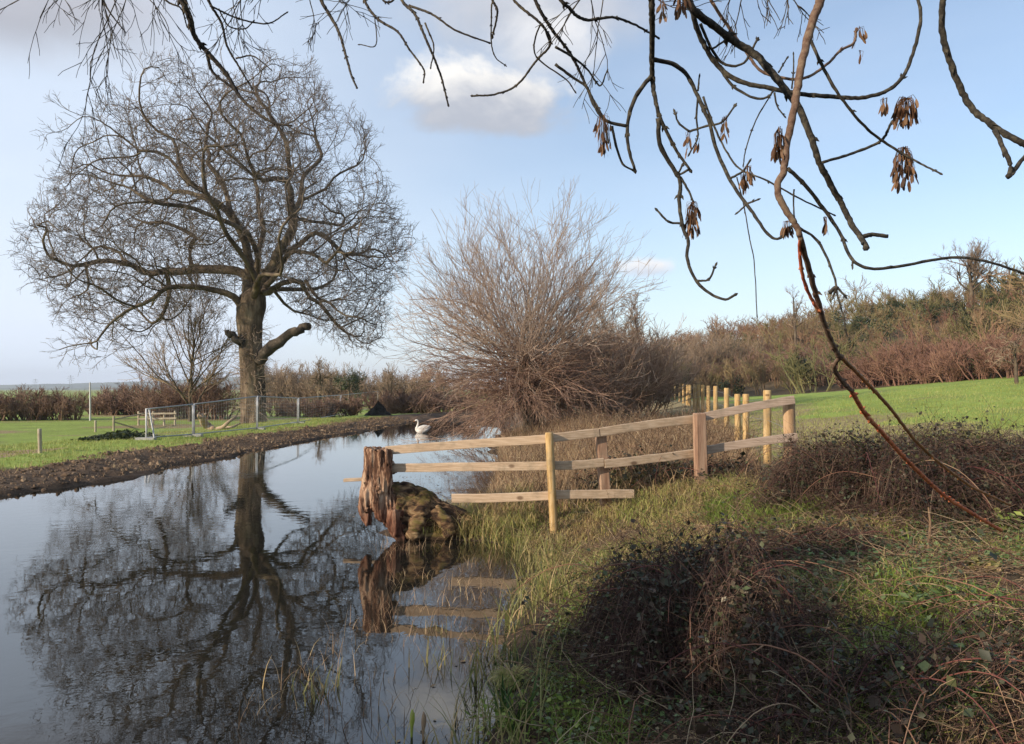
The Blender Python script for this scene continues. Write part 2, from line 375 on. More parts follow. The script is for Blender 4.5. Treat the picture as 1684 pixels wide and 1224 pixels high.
M_railgrey = bark('weathered_rail', [(0, (.28, .205, .15)), (.6, (.42, .32, .245)), (1, (.5, .40, .32))], 3, stretch=(1.2, 6, 26), bump=.45, bdist=.004, knots=2.6)
M_postyel = bark('round_post_pine', [(0, (.27, .16, .06)), (.5, (.46, .30, .125)), (1, (.54, .40, .22))], 7, stretch=(4, 4, .4), bump=.5, bdist=.006, knots=3.5, rough=.85)
M_postred = bark('square_post', [(0, (.16, .09, .058)), (.5, (.31, .19, .125)), (1, (.42, .29, .20))], 4, stretch=(5, 5, .4), bump=.6, bdist=.006, knots=3.2)
M_postcorner = bark('corner_post', [(0, (.24, .15, .08)), (.5, (.42, .27, .15)), (1, (.5, .36, .22))], 4, stretch=(5, 5, .4), bump=.6, bdist=.006, knots=3.2)
M_palewood = bark('pale_wood', [(0, (.30, .25, .17)), (1, (.48, .42, .31))], 3, bump=.2)
M_log = bark('barkless_log', [(0, (.20, .13, .08)), (1, (.42, .33, .22))], 3, bump=.4)
def metal(name, c, r=.45):
    m, t, b = base_mat(name); g = t.new('ShaderNodeTexCoord')
    t.l.new(t.ramp(t.noise(g.outputs['Object'], 9, 4), [(0.2, tuple(q * .8 for q in c)), (.8, c)]), b.inputs['Base Color'])
    b.inputs['Metallic'].default_value = .3; b.inputs['Roughness'].default_value = r; return m
M_galv = metal('galvanised_tube', (.42, .43, .44))
M_wire = metal('wire', (.30, .30, .30))
M_pole = metal('pale_pole', (.62, .62, .62))
M_pylon = metal('pylon_steel', (.25, .27, .30))
M_concrete = bark('concrete_foot', [(0, (.3, .29, .27)), (1, (.45, .44, .41))], 9, bump=.3)
M_swan = bark('swan_white', [(0, (.52, .49, .44)), (1, (.72, .70, .66))], 9, bump=.3, bdist=.01)
M_beak = bark('swan_beak', [(0, (.40, .13, .03)), (1, (.5, .2, .05))], 9, bump=0)
M_bud = leafmat('yellow_buds', [(0, (.35, .42, .05)), (1, (.5, .55, .12))], .5, .3)
M_tan = leafmat('tan_sheath', [(0, (.35, .22, .12)), (1, (.45, .32, .2))], .6, .2)
M_dark = bark('dark_heap', [(0, (.012, .011, .01)), (1, (.045, .04, .035))], 3, bump=.6)
# stump: pale torn heartwood, red-brown lower down, moss on the sloping root
def stump_mat(moss):
    m, t, b = base_mat('mossy_root_bark' if moss else 'torn_stump_wood'); tc = t.new('ShaderNodeTexCoord')
    v = t.vmath('MULTIPLY', tc.outputs['Object'], (1.3, 5, 5) if moss else (5, 5, 1.1))
    n = t.noise(v, 2.6, 7, .65, .6)
    if moss:
        c = t.ramp(t.sstep(n, .3, .7), [(0, (.02, .011, .008)), (.42, (.11, .062, .034)), (.75, (.26, .16, .08)), (1, (.40, .28, .15))])
        g = t.new('ShaderNodeNewGeometry'); sp = t.new('ShaderNodeSeparateXYZ'); t.l.new(g.outputs['Normal'], sp.inputs[0])
        mm = t.math('MULTIPLY', t.sstep(sp.outputs['Z'], -.2, .7), t.sstep(t.noise(tc.outputs['Object'], 4.5, 6), .44, .64))
        c = t.mix(t.math('MULTIPLY', mm, .75), c, t.ramp(t.noise(tc.outputs['Object'], 18, 4), [(.3, (.075, .07, .012)), (.7, (.17, .145, .03))]))
    else:
        c = t.ramp(t.sstep(n, .28, .72), [(0, (.03, .014, .009)), (.38, (.17, .085, .05)), (.62, (.44, .27, .17)), (1, (.62, .46, .32))])
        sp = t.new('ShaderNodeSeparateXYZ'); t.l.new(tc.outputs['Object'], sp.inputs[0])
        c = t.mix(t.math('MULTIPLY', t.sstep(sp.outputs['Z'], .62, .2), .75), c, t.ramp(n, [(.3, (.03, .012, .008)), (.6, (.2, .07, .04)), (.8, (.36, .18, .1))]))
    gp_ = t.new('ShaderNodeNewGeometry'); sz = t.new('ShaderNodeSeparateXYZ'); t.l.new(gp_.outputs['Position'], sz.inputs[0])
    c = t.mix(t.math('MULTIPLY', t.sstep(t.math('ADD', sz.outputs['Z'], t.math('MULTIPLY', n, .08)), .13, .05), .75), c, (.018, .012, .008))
    t.l.new(c, b.inputs['Base Color']); b.inputs['Roughness'].default_value = .85
    bp = t.new('ShaderNodeBump'); bp.inputs['Strength'].default_value = 1; bp.inputs['Distance'].default_value = .05
    t.l.new(t.noise(v, 5, 7, .7, .4), bp.inputs['Height']); t.l.new(bp.outputs[0], b.inputs['Normal'])
    return m
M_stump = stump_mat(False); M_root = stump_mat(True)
# water
M_water, t, b = base_mat('pond_water')
g = t.new('ShaderNodeNewGeometry'); b.inputs['Base Color'].default_value = (.012, .0115, .009, 1); b.inputs['IOR'].default_value = 1.75
b.inputs['Roughness'].default_value = .015; b.inputs['Specular IOR Level'].default_value = .5
v1 = t.vmath('MULTIPLY', g.outputs['Position'], (1, 1, 1))
h = t.math('ADD', t.math('MULTIPLY', t.noise(v1, 5.0, 3, .5, .3), 1.0), t.math('MULTIPLY', t.noise(v1, 1.1, 2, .5), 1.2))
calm = t.sstep(t.noise(v1, .22, 2, .5), .35, .65)
bp = t.new('ShaderNodeBump'); bp.inputs['Distance'].default_value = .012
t.l.new(t.math('MULTIPLY_ADD', calm, .10, .03), bp.inputs['Strength'])
t.l.new(h, bp.inputs['Height']); t.l.new(bp.outputs[0], b.inputs['Normal'])
# ground
M_ground, t, b = base_mat('ground_soil_and_grass'); g = t.new('ShaderNodeNewGeometry'); pos = g.outputs['Position']
n1 = t.noise(pos, .35, 5, .6); n2 = t.noise(pos, 3.0, 6, .65); n3 = t.noise(pos, 14, 5, .7)
grass = t.ramp(t.math('ADD', t.math('MULTIPLY', n1, .6), t.math('MULTIPLY', n2, .4)), [(.32, (.20, .19, .07)), (.46, (.22, .30, .055)), (.58, (.27, .36, .07)), (.72, (.38, .39, .12))])
grass = t.mix(t.sstep(n3, .3, .7), grass, t.mix(.35, grass, (.17, .19, .05)))
mud = t.ramp(t.math('ADD', t.math('MULTIPLY', n2, .5), t.math('MULTIPLY', n3, .5)), [(.3, (.045, .028, .018)), (.5, (.105, .068, .042)), (.72, (.22, .155, .10))])
sand = t.ramp(n3, [(.3, (.26, .17, .105)), (.7, (.40, .28, .19))])
litter = t.ramp(t.math('ADD', t.math('MULTIPLY', n2, .5), t.math('MULTIPLY', n3, .5)), [(.3, (.04, .027, .018)), (.52, (.11, .078, .045)), (.7, (.16, .14, .06))])
wet = t.new('ShaderNodeAttribute', attribute_name='wet').outputs['Fac']
c = grass
for nm, cc in (('dry', t.ramp(n3, [(.3, (.17, .13, .06)), (.7, (.36, .29, .15))])), ('litter', litter), ('mud', mud), ('sand', sand)):
    a = t.new('ShaderNodeAttribute', attribute_name=nm).outputs['Fac']
    a = t.sstep(t.math('ADD', a, t.math('MULTIPLY', t.math('SUBTRACT', n2, .5), .9)), .3, .7)
    c = t.mix(a, c, cc)
c = t.mix(t.math('MULTIPLY', wet, .6), c, (.02, .014, .01))
t.l.new(c, b.inputs['Base Color']); b.inputs['Roughness'].default_value = .95
bp = t.new('ShaderNodeBump'); bp.inputs['Strength'].default_value = .9; bp.inputs['Distance'].default_value = .07
t.l.new(t.math('ADD', n2, t.math('MULTIPLY', n3, .5)), bp.inputs['Height']); t.l.new(bp.outputs[0], b.inputs['Normal'])
M_hills = bark('far_hills_wooded', [(0, (.05, .07, .05)), (.5, (.09, .11, .06)), (1, (.16, .16, .09))], .006, bump=0)

# ================================================================== SETTING
def axis(segs):
    a = []
    for lo, hi, st in segs: a.append(np.arange(lo, hi, st))
    return np.concatenate(a)
xs = np.concatenate([-np.geomspace(16, 4200, 46)[::-1], axis([(-15.8, -10, .25), (-10, -6, .11), (-6, -2, .25), (-2, 8, .10), (8, 20, .3), (20, 60, 1.0)]), np.geomspace(60, 4200, 34)])
ys = np.concatenate([-np.geomspace(3, 400, 14)[::-1], axis([(-2.5, 2, .3), (2, 12, .10), (12, 32, .16), (32, 70, .4), (70, 140, 1.5)]), np.geomspace(140, 4600, 40)])
X, Y = np.meshgrid(xs, ys); Z = gz(X, Y); sd = sdist(X, Y)
nx, ny = len(xs), len(ys); idx = np.arange(nx * ny).reshape(ny, nx)
mb = MB(); mb.add(np.stack([X, Y, Z], -1), np.stack([idx[:-1, :-1], idx[:-1, 1:], idx[1:, 1:], idx[1:, :-1]], -1).reshape(-1, 4))
ground = mb.build('ground', M_ground); tag(ground, kind='structure')
wr = ss(-6.5, -1.0, X); nz = (vnoise(X, Y, .6, 8) - .5)
def setattr_f(nm, val):
    a = ground.data.attributes.new(nm, 'FLOAT', 'POINT'); a.data.foreach_set('value', np.clip(val, 0, 1).astype(np.float32).ravel())
mudw = (1 - wr) * (1 - ss(1.7, 2.5, sd + nz * 1.0 + .02 * (Y - 20) * 0)) + (1 - ss(.0, .5, sd)) * 1.0
setattr_f('mud', mudw + ss(36, 44, Y) * (1 - ss(1, 6, sd)) * (1 - ss(60, 70, Y)))
setattr_f('sand', (1 - ss(-13.2, -12.2, X + nz * 2)) * ss(16.5, 18, Y + nz) * (1 - ss(22.5, 24, Y - nz * 3)) * ss(2.0, 3.0, sd))
setattr_f('dry', np.clip((vnoise(X, Y * 2.4, .16, 11) - .42) * 2.2, 0, 1) * (1 - wr) * ss(3, 7, sd) * ss(22, 30, Y) + wr * (1 - ss(1.5, 4.5, X - 4.2 - .12 * Y + nz * 4)) * .8)
lit = wr * (1 - ss(2.6, 4.2, X - .36 * np.maximum(Y - 7, 0) * 0 + nz * 1.6)) * (1 - ss(60, 80, Y)) + wr * (1 - ss(9.5, 11.5, Y + nz * 2))
lit = np.maximum(lit, ss(.5, 4, hill_t(X, Y)) * wr)
setattr_f('litter', lit * ss(.1, .5, sd)); setattr_f('wet', (1 - ss(.02, .30, Z)) * (1 - ss(.2, .9, sd)))

wmb = MB(); cen = POND.mean(0)
from mathutils.geometry import tessellate_polygon
n_ = np.roll(POND, -1, 0) - np.roll(POND, 1, 0); nrm = unit(np.stack([n_[:, 1], -n_[:, 0]], 1))
off = POND + nrm * .5
if abs(sdist(off[:, 0], off[:, 1])).min() and sdist(off[:, 0], off[:, 1]).mean() < 0: off = POND - nrm * .5
tri = tessellate_polygon([[Vector((p[0], p[1], 0)) for p in off]])
tri = np.array([q if (off[q[1]] - off[q[0]])[0] * (off[q[2]] - off[q[0]])[1] - (off[q[1]] - off[q[0]])[1] * (off[q[2]] - off[q[0]])[0] > 0 else (q[0], q[2], q[1]) for q in tri])
wmb.add(np.c_[off, np.zeros(len(off))], tri)
tag(wmb.build('water', M_water, smooth=False), kind='structure')

hm = MB()
for d, prof in ((3300, [(-900, 640), (-300, 636), (0, 633), (60, 632), (130, 630), (200, 628), (260, 627), (330, 622), (430, 619), (480, 621), (520, 627), (620, 634), (760, 642)]),
                (2400, [(-900, 641), (-200, 640), (0, 638), (110, 638), (180, 636), (250, 634), (360, 633), (460, 634), (560, 639), (700, 643)])):
    pr = np.array(prof, float); px = np.linspace(-900, 760, 220); py = np.interp(px, pr[:, 0], pr[:, 1]) + (vnoise(px, px * 0, .05, 4) - .5) * 2.0 + (vnoise(px, px * 0, .3, 4) - .5) * .8
    top = np.array([P(a, b_, d) for a, b_ in zip(px, py)]); rows = []
    for fwd, hgt in ((-420, 0), (-250, .35), (-110, .8), (0, 1), (220, .7), (600, 0)):
        q = top * (1 + fwd / d); q[:, 2] = -6 + (top[:, 2] + 6) * hgt; rows.append(q)
    V = np.stack(rows); i = np.arange(V.shape[0] * V.shape[1]).reshape(V.shape[:2])
    hm.add(V, np.stack([i[:-1, :-1], i[:-1, 1:], i[1:, 1:], i[1:, :-1]], -1).reshape(-1, 4))
tag(hm.build('hills', M_hills), kind='structure')

# ================================================================== TREES
def colonize(init, parent, att, step, infl, kill, maxit, rng, up=0.0, jit=.25, cen=None, mom=.45, outw=.4):
    nodes = [np.asarray(p, float) for p in init]; par = list(parent); nchild = [0] * len(nodes)
    att = np.asarray(att, float); alive = np.ones(len(att), bool)
    nd = np.full(len(att), 1e9); nn = np.full(len(att), -1); a2 = (att ** 2).sum(1)
    new = list(range(len(nodes)))
    for it in range(maxit):
        if not new: break
        Q = np.array([nodes[i] for i in new]); ai = np.nonzero(alive)[0]
        for c0 in range(0, len(Q), 400):
            q = Q[c0:c0 + 400]
            d2 = a2[ai][:, None] + (q ** 2).sum(1)[None] - 2 * att[ai] @ q.T
            j = d2.argmin(1); m = np.sqrt(np.maximum(d2[np.arange(len(ai)), j], 0))
            bt = m < nd[ai]; nd[ai[bt]] = m[bt]; nn[ai[bt]] = np.array(new)[c0 + j[bt]]
        alive &= nd > kill
        ai = np.nonzero(alive & (nd < infl))[0]
        if not len(ai): break
        new = []
        order = ai[np.argsort(nn[ai], kind='stable')]; ids, st = np.unique(nn[order], return_index=True)
        for k, n in enumerate(ids):
            if nchild[n] > 3: continue
            grp = order[st[k]:(st[k + 1] if k + 1 < len(ids) else None)]
            d = unit(unit(att[grp] - nodes[n]).mean(0)) + rng.normal(0, jit, 3); d[2] += up
            if par[n] >= 0: d = d + mom * unit(nodes[n] - nodes[par[n]])
            if cen is not None: d = d + outw * unit(nodes[n] - cen)
            nodes.append(nodes[n] + unit(d) * step); par.append(n); nchild.append(0); nchild[n] += 1; new.append(len(nodes) - 1)
    return np.array(nodes), np.array(par)
def pipe(par, tip, p, rmin=None):
    n = len(par); acc = np.zeros(n)
    leaf = np.ones(n, bool); leaf[par[par >= 0]] = False
    for i in range(n - 1, -1, -1):
        if leaf[i]: acc[i] = tip ** p
        if par[i] >= 0: acc[par[i]] += acc[i]
    return acc ** (1 / p), leaf
def chains(nodes, par, r):
    n = len(par); main = np.full(n, -1)
    for i in range(n):
        q = par[i]
        if q >= 0 and (main[q] < 0 or r[i] > r[main[q]]): main[q] = i
    res = []
    for i in range(n):
        q = par[i]
        if q < 0 or main[q] != i:
            ch = [q] if q >= 0 else []
            j = i
            while j >= 0: ch.append(j); j = main[j]
            if len(ch) > 1: res.append(ch)
    return res
def add_chains(mbs, nodes, r, chs, thick, sides):
    """split chains into thickness classes"""
    groups = {}
    for ch in chs:
        pts = nodes[ch]; rr = r[ch].copy()
        if len(ch) > 1: rr[0] = min(rr[0], rr[1] * 1.15)
        if len(pts) > 3:
            pts = pts.copy(); pts[1:-1] = pts[1:-1] * .5 + (pts[:-2] + pts[2:]) * .25
        cls = next((k for k, t in enumerate(thick) if rr[1] > t), len(thick))
        groups.setdefault((cls, len(ch)), []).append((pts, rr))
    for (cls, N), lst in groups.items():
        tubes(mbs[cls], np.array([a for a, _ in lst]), np.array([b_ for _, b_ in lst]), sides[cls])

# ---- the great oak
OD = 44.8
def Q1(x, y, dd=0.0): return P(x / 2.186, 80 + y / 2.186, OD + dd)
rng = np.random.default_rng(7)
oak_base = P(418, 706, OD)
oak = empty('oak_tree', oak_base, 'great spreading bare oak with massive trunk and snapped lower limb on the far bank', 'tree')
def loft_trunk(mb, path, sides, flare, seed, lobes=5, rough=.08, rows=4):
    p = np.array([P(a, b_, c) for a, b_, c, _ in path]); rr = np.array([q[3] for q in path])
    n = len(p) * rows; pts, r = spline(p, n, rr); ang = np.linspace(0, 2 * math.pi, sides, endpoint=False)
    V = np.empty((n, sides, 3))
    for i in range(n):
        hgt = i / (n - 1); fl = flare * max(0, 1 - hgt * 3.2) ** 2
        k = 1 + fl * (.5 + .5 * np.cos(ang * lobes + seed)) + rough * np.sin(ang * 7 + seed * 2 + 1.5 * math.sin(i * .35)) + rough * .6 * np.sin(ang * 13 + i * .5)
        V[i] = pts[i] + (r[i] * k)[:, None] * np.stack([np.cos(ang), np.sin(ang), 0 * ang], 1)
    ix = np.arange(n * sides).reshape(n, sides); nx_ = np.roll(ix, -1, 1)
    mb.add(V, [np.stack([ix[:-1], nx_[:-1], nx_[1:], ix[1:]], -1).reshape(-1, 4), ix[-1:][:, ::1]])
u = OD / F
tm = MB()
loft_trunk(tm, [(419, 716, OD, 24 * u), (418, 700, OD, 21 * u), (417, 680, OD, 19.5 * u), (416, 640, OD, 19 * u), (414, 600, OD, 18.5 * u), (412, 560, OD, 18.5 * u), (411, 530, OD, 20 * u), (413, 508, OD, 23 * u), (416, 488, OD, 20 * u), (420, 474, OD, 9 * u)], 40, .38, 1.0, 6, .045)
oak_trunk = tm.build('trunk', M_oak, oak)
trunk_nodes = [Q1(898, 960), Q1(900, 915)]
limbs = [  # zoom coordinates of region 1 and sideways depth of the end
    (-4, [(865, 960), (835, 895), (760, 868), (640, 880), (560, 930), (500, 990), (430, 1050), (370, 1080), (290, 1110)]),
    (2, [(880, 900), (870, 800), (740, 800), (640, 812), (520, 805), (430, 775), (360, 720), (290, 700), (200, 720), (125, 745)]),
    (-3, [(430, 775), (340, 790), (270, 800), (190, 780), (110, 810)]),
    (4, [(520, 805), (520, 870), (480, 940), (400, 950), (300, 930), (200, 930)]),
    (3, [(640, 812), (600, 700), (590, 640), (500, 590), (420, 590), (330, 560), (240, 560)]),
    (-5, [(890, 850), (870, 700), (840, 620), (790, 560), (720, 510), (640, 440), (560, 390), (480, 370), (400, 330), (360, 260)]),
    (3, [(790, 560), (700, 540), (600, 500), (520, 480), (430, 450), (340, 430), (280, 430)]),
    (-3, [(720, 510), (700, 400), (640, 330), (610, 250), (590, 150), (560, 90)]),
    (2, [(840, 620), (780, 480), (730, 400), (710, 280), (690, 180), (690, 80)]),
    (6, [(900, 860), (890, 740), (850, 640), (830, 520), (800, 400), (830, 300), (800, 200)]),
    (-6, [(930, 860), (950, 760), (920, 700), (885, 660), (760, 640), (680, 660), (600, 600)]),
    (-2, [(935, 900), (980, 800), (1030, 740), (1050, 620), (1040, 480), (1040, 380), (1010, 280), (990, 180), (1000, 80)]),
    (4, [(1050, 620), (1080, 520), (1110, 420), (1100, 300), (1110, 180), (1120, 80)]),
    (-4, [(1040, 480), (970, 490), (890, 430), (820, 390), (760, 300)]),
    (-5, [(970, 490), (960, 380), (900, 300), (900, 190), (930, 110)]),
    (2, [(1080, 540), (1170, 480), (1230, 420), (1290, 330), (1310, 280)]),
    (-6, [(960, 880), (1050, 800), (1130, 800), (1220, 800), (1300, 790), (1390, 760), (1450, 700)]),
    (4, [(1010, 750), (1100, 670), (1200, 665), (1240, 720), (1330, 690), (1440, 660)]),
    (7, [(1050, 620), (1150, 580), (1230, 560), (1310, 530), (1380, 470)]),
    (-3, [(940, 920), (1020, 890), (1110, 870), (1200, 930), (1280, 940), (1360, 960)]),
    (3, [(1110, 870), (1150, 910), (1200, 1000), (1260, 1050), (1340, 1090)]),
    (6, [(1020, 900), (1030, 970), (1080, 940), (1120, 980)]),
    (8, [(905, 880), (880, 780), (800, 720), (740, 640), (680, 560), (640, 520)]),
    (8, [(940, 880), (1000, 840), (1080, 780), (1160, 720), (1220, 620)]),
    (-8, [(915, 900), (930, 820), (900, 740), (860, 560), (880, 420)]),
    (-8, [(925, 900), (990, 860), (1080, 830), (1150, 740), (1200, 600)]),
]
init = list(trunk_nodes); parent = [-1, 0]; limb_r = [.5, .45]
for dd, pl in limbs:
    n = len(pl); pts = np.array([Q1((x - 880) * .925 + 892, (y - 640) * .95 + 645, 0) for x, y in pl])
    pts = spline(pts, int(np.linalg.norm(np.diff(pts, axis=0), axis=1).sum() / .5) + 3)
    arr = np.array(init); j = int(np.argmin(((arr - pts[0])[:, [0, 2]] ** 2).sum(1))); d0 = init[j][1] - pts[0][1]
    s = np.linspace(0, 1, len(pts)); pts[:, 1] += d0 + (dd - d0 * .4) * s ** .8
    ln_ = s * len(pts) * .34; env = np.minimum(s * 4, 1)[:, None]
    pts += np.stack([(vnoise(ln_, ln_ * 0, .62, 60 + len(init) % 37 + k_) - .5) * .95 + (vnoise(ln_, ln_ * 0, 1.4, 90 + len(init) % 31 + k_) - .5) * .85 for k_ in range(3)], 1) * env + rng.normal(0, .05, pts.shape)
    pj = j; rs = min(limb_r[j] * .8, .25)
    for q, f in zip(pts[1:], s[1:]):
        init.append(q); parent.append(pj); pj = len(init) - 1; limb_r.append(rs * ((1 - f) ** 1.3 * .85 + .10))
outline = np.array([(75, 750), (110, 620), (190, 540), (250, 400), (340, 260), (430, 190), (530, 100), (640, 55), (740, 55), (820, 130), (900, 100), (960, 45), (1040, 20), (1140, 60), (1200, 150), (1300, 210), (1350, 320), (1400, 430), (1420, 570), (1500, 650), (1470, 800), (1400, 900), (1400, 1000), (1350, 1110), (1240, 1090), (1130, 1010), (1060, 950), (960, 870), (860, 870), (740, 920), (620, 950), (540, 1040), (400, 1130), (270, 1150), (245, 1010), (165, 970)], float)
outline = (outline - (880, 640)) * (.925, .95) + (895, 645)
na = 11500; att = []
while len(att) < na:
    x, y = rng.uniform(60, 1510), rng.uniform(10, 1160)
    s = float(sdist(np.array([x]), np.array([y]), outline)[0])
    if s > 0: continue
    if vnoise(x, y, .0085, 5) * .7 + vnoise(x, y, .03, 6) * .3 < .38: continue
    dep = 8.5 * math.sqrt(max(0.05, min(1, -s / 330)))
    att.append(Q1(x, y, 0) + np.array([0, rng.uniform(-1, 1) * dep, 0]))
big = [Q1(x, y, 0) for x, y in zip(rng.uniform(60, 1510, 5200), rng.uniform(10, 1160, 5200)) if sdist(np.array([x]), np.array([y]), outline)[0] < -25]
big = np.array(big[:1000]); bx = (big - Q1(895, 645)); big[:, 1] += rng.uniform(-1, 1, len(big)) * 8.0 * np.sqrt(np.clip(1 - (bx[:, 0] / 11.5) ** 2 - (bx[:, 2] / 9.0) ** 2, .05, 1))
nodes, par = colonize(init, parent, big, .42, 5.0, 1.35, 70, rng, .04, .62, cen=Q1(905, 880), mom=.4, outw=.5)
init = list(nodes); parent = list(par)
nodes, par = colonize(init, parent, att, .32, 3.0, .44, 110, rng, .02, .30, cen=Q1(905, 880))
r, leaf = pipe(par, .0125, 2.1)
rm = np.zeros(len(nodes)); rm[:len(limb_r)] = limb_r; r = np.maximum(r, rm)
r = np.minimum(r, 12 * u); r = np.maximum(r, .0135); print('oak nodes', len(nodes), leaf.sum())
mb1, mb2, mb3 = MB(), MB(), MB()
add_chains([mb1, mb2, mb3], nodes, r, chains(nodes, par, r), [.07, .03], [9, 5, 3])
# fine twigs at the ends and along thin branches
ti = np.nonzero(r < .034)[0]; ti = np.concatenate([ti, ti[leaf[ti]], ti[leaf[ti]]])
dirs = unit(nodes[ti] - nodes[np.maximum(par[ti], 0)]) * .8 + unit(nodes[ti] - Q1(905, 880)) * .35 + rng.normal(0, .42, (len(ti), 3)); dirs[:, 2] += .1
tp, tr = grow(nodes[ti], dirs, rng.uniform(.35, .95, len(ti)), .011, 4, .2, (0, 0, .03), rng, .6)
tubes(mb3, tp, tr, 3)
st_, d_, L_, r_ = kids(tp, tr, 2, .3, .95, .7, .25, .6, rng, .4, .85)
kp, kr = grow(st_, d_, L_, np.maximum(r_, .009), 2, .2, (0, 0, .03), rng, .7); tubes(mb3, kp, kr, 3)
mb1.build('limbs', M_oaklimb, oak); mb2.build('branches', M_oaklimb, oak); mb3.build('twigs', M_twig, oak)
# epicormic fringe on the trunk, the snapped limb and the short stub
em = MB(); n = 420; hh = rng.uniform(540, 690, n); ax = rng.uniform(0, 2 * math.pi, n)
st_ = np.array([P(415, a, OD) for a in hh]) + np.stack([np.cos(ax), np.sin(ax), 0 * ax], 1) * 17.5 * u
tp, tr = grow(st_, np.stack([np.cos(ax), np.sin(ax), rng.normal(0, .4, n)], 1), rng.uniform(.3, 1.2, n), .014, 4, .3, (0, 0, -.02), rng, .5); tubes(em, tp, tr, 3)
em.build('trunk_shoots', M_willow, oak)
def stub(name, pl, r0, r1, lab):
    m = MB(); pts, rr = spline(np.array([Q1(x, y, dd) for x, y, dd in pl]), 14, np.linspace(r0, r1, len(pl)))
    pts[1:-1] += rng.normal(0, .07, (12, 3)); tubes(m, pts, rr * (1 + rng.normal(0, .10, 14)), 12, cap=True)
    o = m.build(name, M_deadlimb, oak); o['label'] = lab
stub('broken_limb', [(930, 1130, -.4), (960, 1090, -.6), (1010, 1055, -.7), (1060, 1020, -.8), (1085, 1010, -.8), (1110, 1000, -.8)], .36, .2, 'dark snapped lower limb')
stub('broken_limb', [(880, 1065, -.4), (850, 1042, -.7), (815, 1012, -.9)], .28, .15, 'short broken stub on the left of the trunk')

# ---- generic bare tree / bush generators (arrays only)
def bare_tree(rng, h, spread, trunk_r, n1=11, n2=9, n3=6, wig=.16, twig=.010, lean=(0, 0), low=.3, up=.10, k4=0, ang=.85):
    tr = MB(); cr = MB()
    tp, rr = grow(np.zeros((1, 3)), [(lean[0], lean[1], 1)], h * .72, trunk_r, 9, .05, (0, 0, .05), rng, .3)
    tubes(tr, tp, rr, 9)
    st, d, L, r0 = kids(tp, rr, n1, low, 1, ang, .25, spread / (h * .72), rng, .35, .55, .15)
    p1, r1 = grow(st, d, L, r0, 8, wig, (0, 0, up), rng, .3); tubes(tr, p1, r1, 5)
    st, d, L, r0 = kids(p1, r1, n2, .2, 1, .7, .25, .55, rng, .45, .6, .1)
    p2, r2 = grow(st, d, L, np.maximum(r0, twig * 1.5), 5, wig, (0, 0, up), rng, .45); tubes(cr, p2, r2, 3)
    st, d, L, r0 = kids(p2, r2, n3, .2, 1, .6, .25, .6, rng, .4, .7, .05)
    p3, r3 = grow(st, d, L, np.maximum(r0, twig), 3, wig, (0, 0, up * .6), rng, .6); tubes(cr, p3, r3, 3)
    if k4:
        st, d, L, r0 = kids(p3, r3, k4, .2, 1, .6, .25, .6, rng, .4, .8)
        p4, r4 = grow(st, d, L, np.maximum(r0, twig * .8), 2, wig, (0, 0, .03), rng, .6); tubes(cr, p4, r4, 3)
    return tr, cr
def bush(rng, h, sp, n0=9, n1=6, n2=5, twig=.012, wig=.18, up=.08, sides=3):
    m = MB(); a = rng.uniform(0, 2 * math.pi, n0); q = rng.uniform(.1, 1, n0) ** .7
    st = np.stack([np.cos(a) * q * sp * .35, np.sin(a) * q * sp * .35, 0 * a], 1)
    d = np.stack([np.cos(a) * q * sp / h * .8, np.sin(a) * q * sp / h * .8, np.ones(n0)], 1)
    p0, r0 = grow(st, d, h * rng.uniform(.6, 1.0, n0), twig * 3, 5, wig * .7, (0, 0, up * .5), rng, .4); tubes(m, p0, r0, sides)
    st, d, L, rr = kids(p0, r0, n1, .15, 1, .75, .3, .55, rng, .4, .6, .1)
    p1, r1 = grow(st, d, L, np.maximum(rr, twig * 1.4), 4, wig, (0, 0, up), rng, .5); tubes(m, p1, r1, sides)
    st, d, L, rr = kids(p1, r1, n2, .15, 1, .65, .3, .65, rng, .4, .7, .1)
    p2, r2 = grow(st, d, L, np.maximum(rr, twig), 3, wig, (0, 0, up), rng, .6); tubes(m, p2, r2, sides)
    return m
def merge(dst, src, loc, sc=(1, 1, 1), rz=0.0, tint=0.0):
    c, s = math.cos(rz), math.sin(rz); V = np.concatenate(src.v) * np.asarray(sc)
    V = np.stack([V[:, 0] * c - V[:, 1] * s, V[:, 0] * s + V[:, 1] * c, V[:, 2]], 1) + np.asarray(loc)
    dst.add(V, [f for f in src.f], tint)
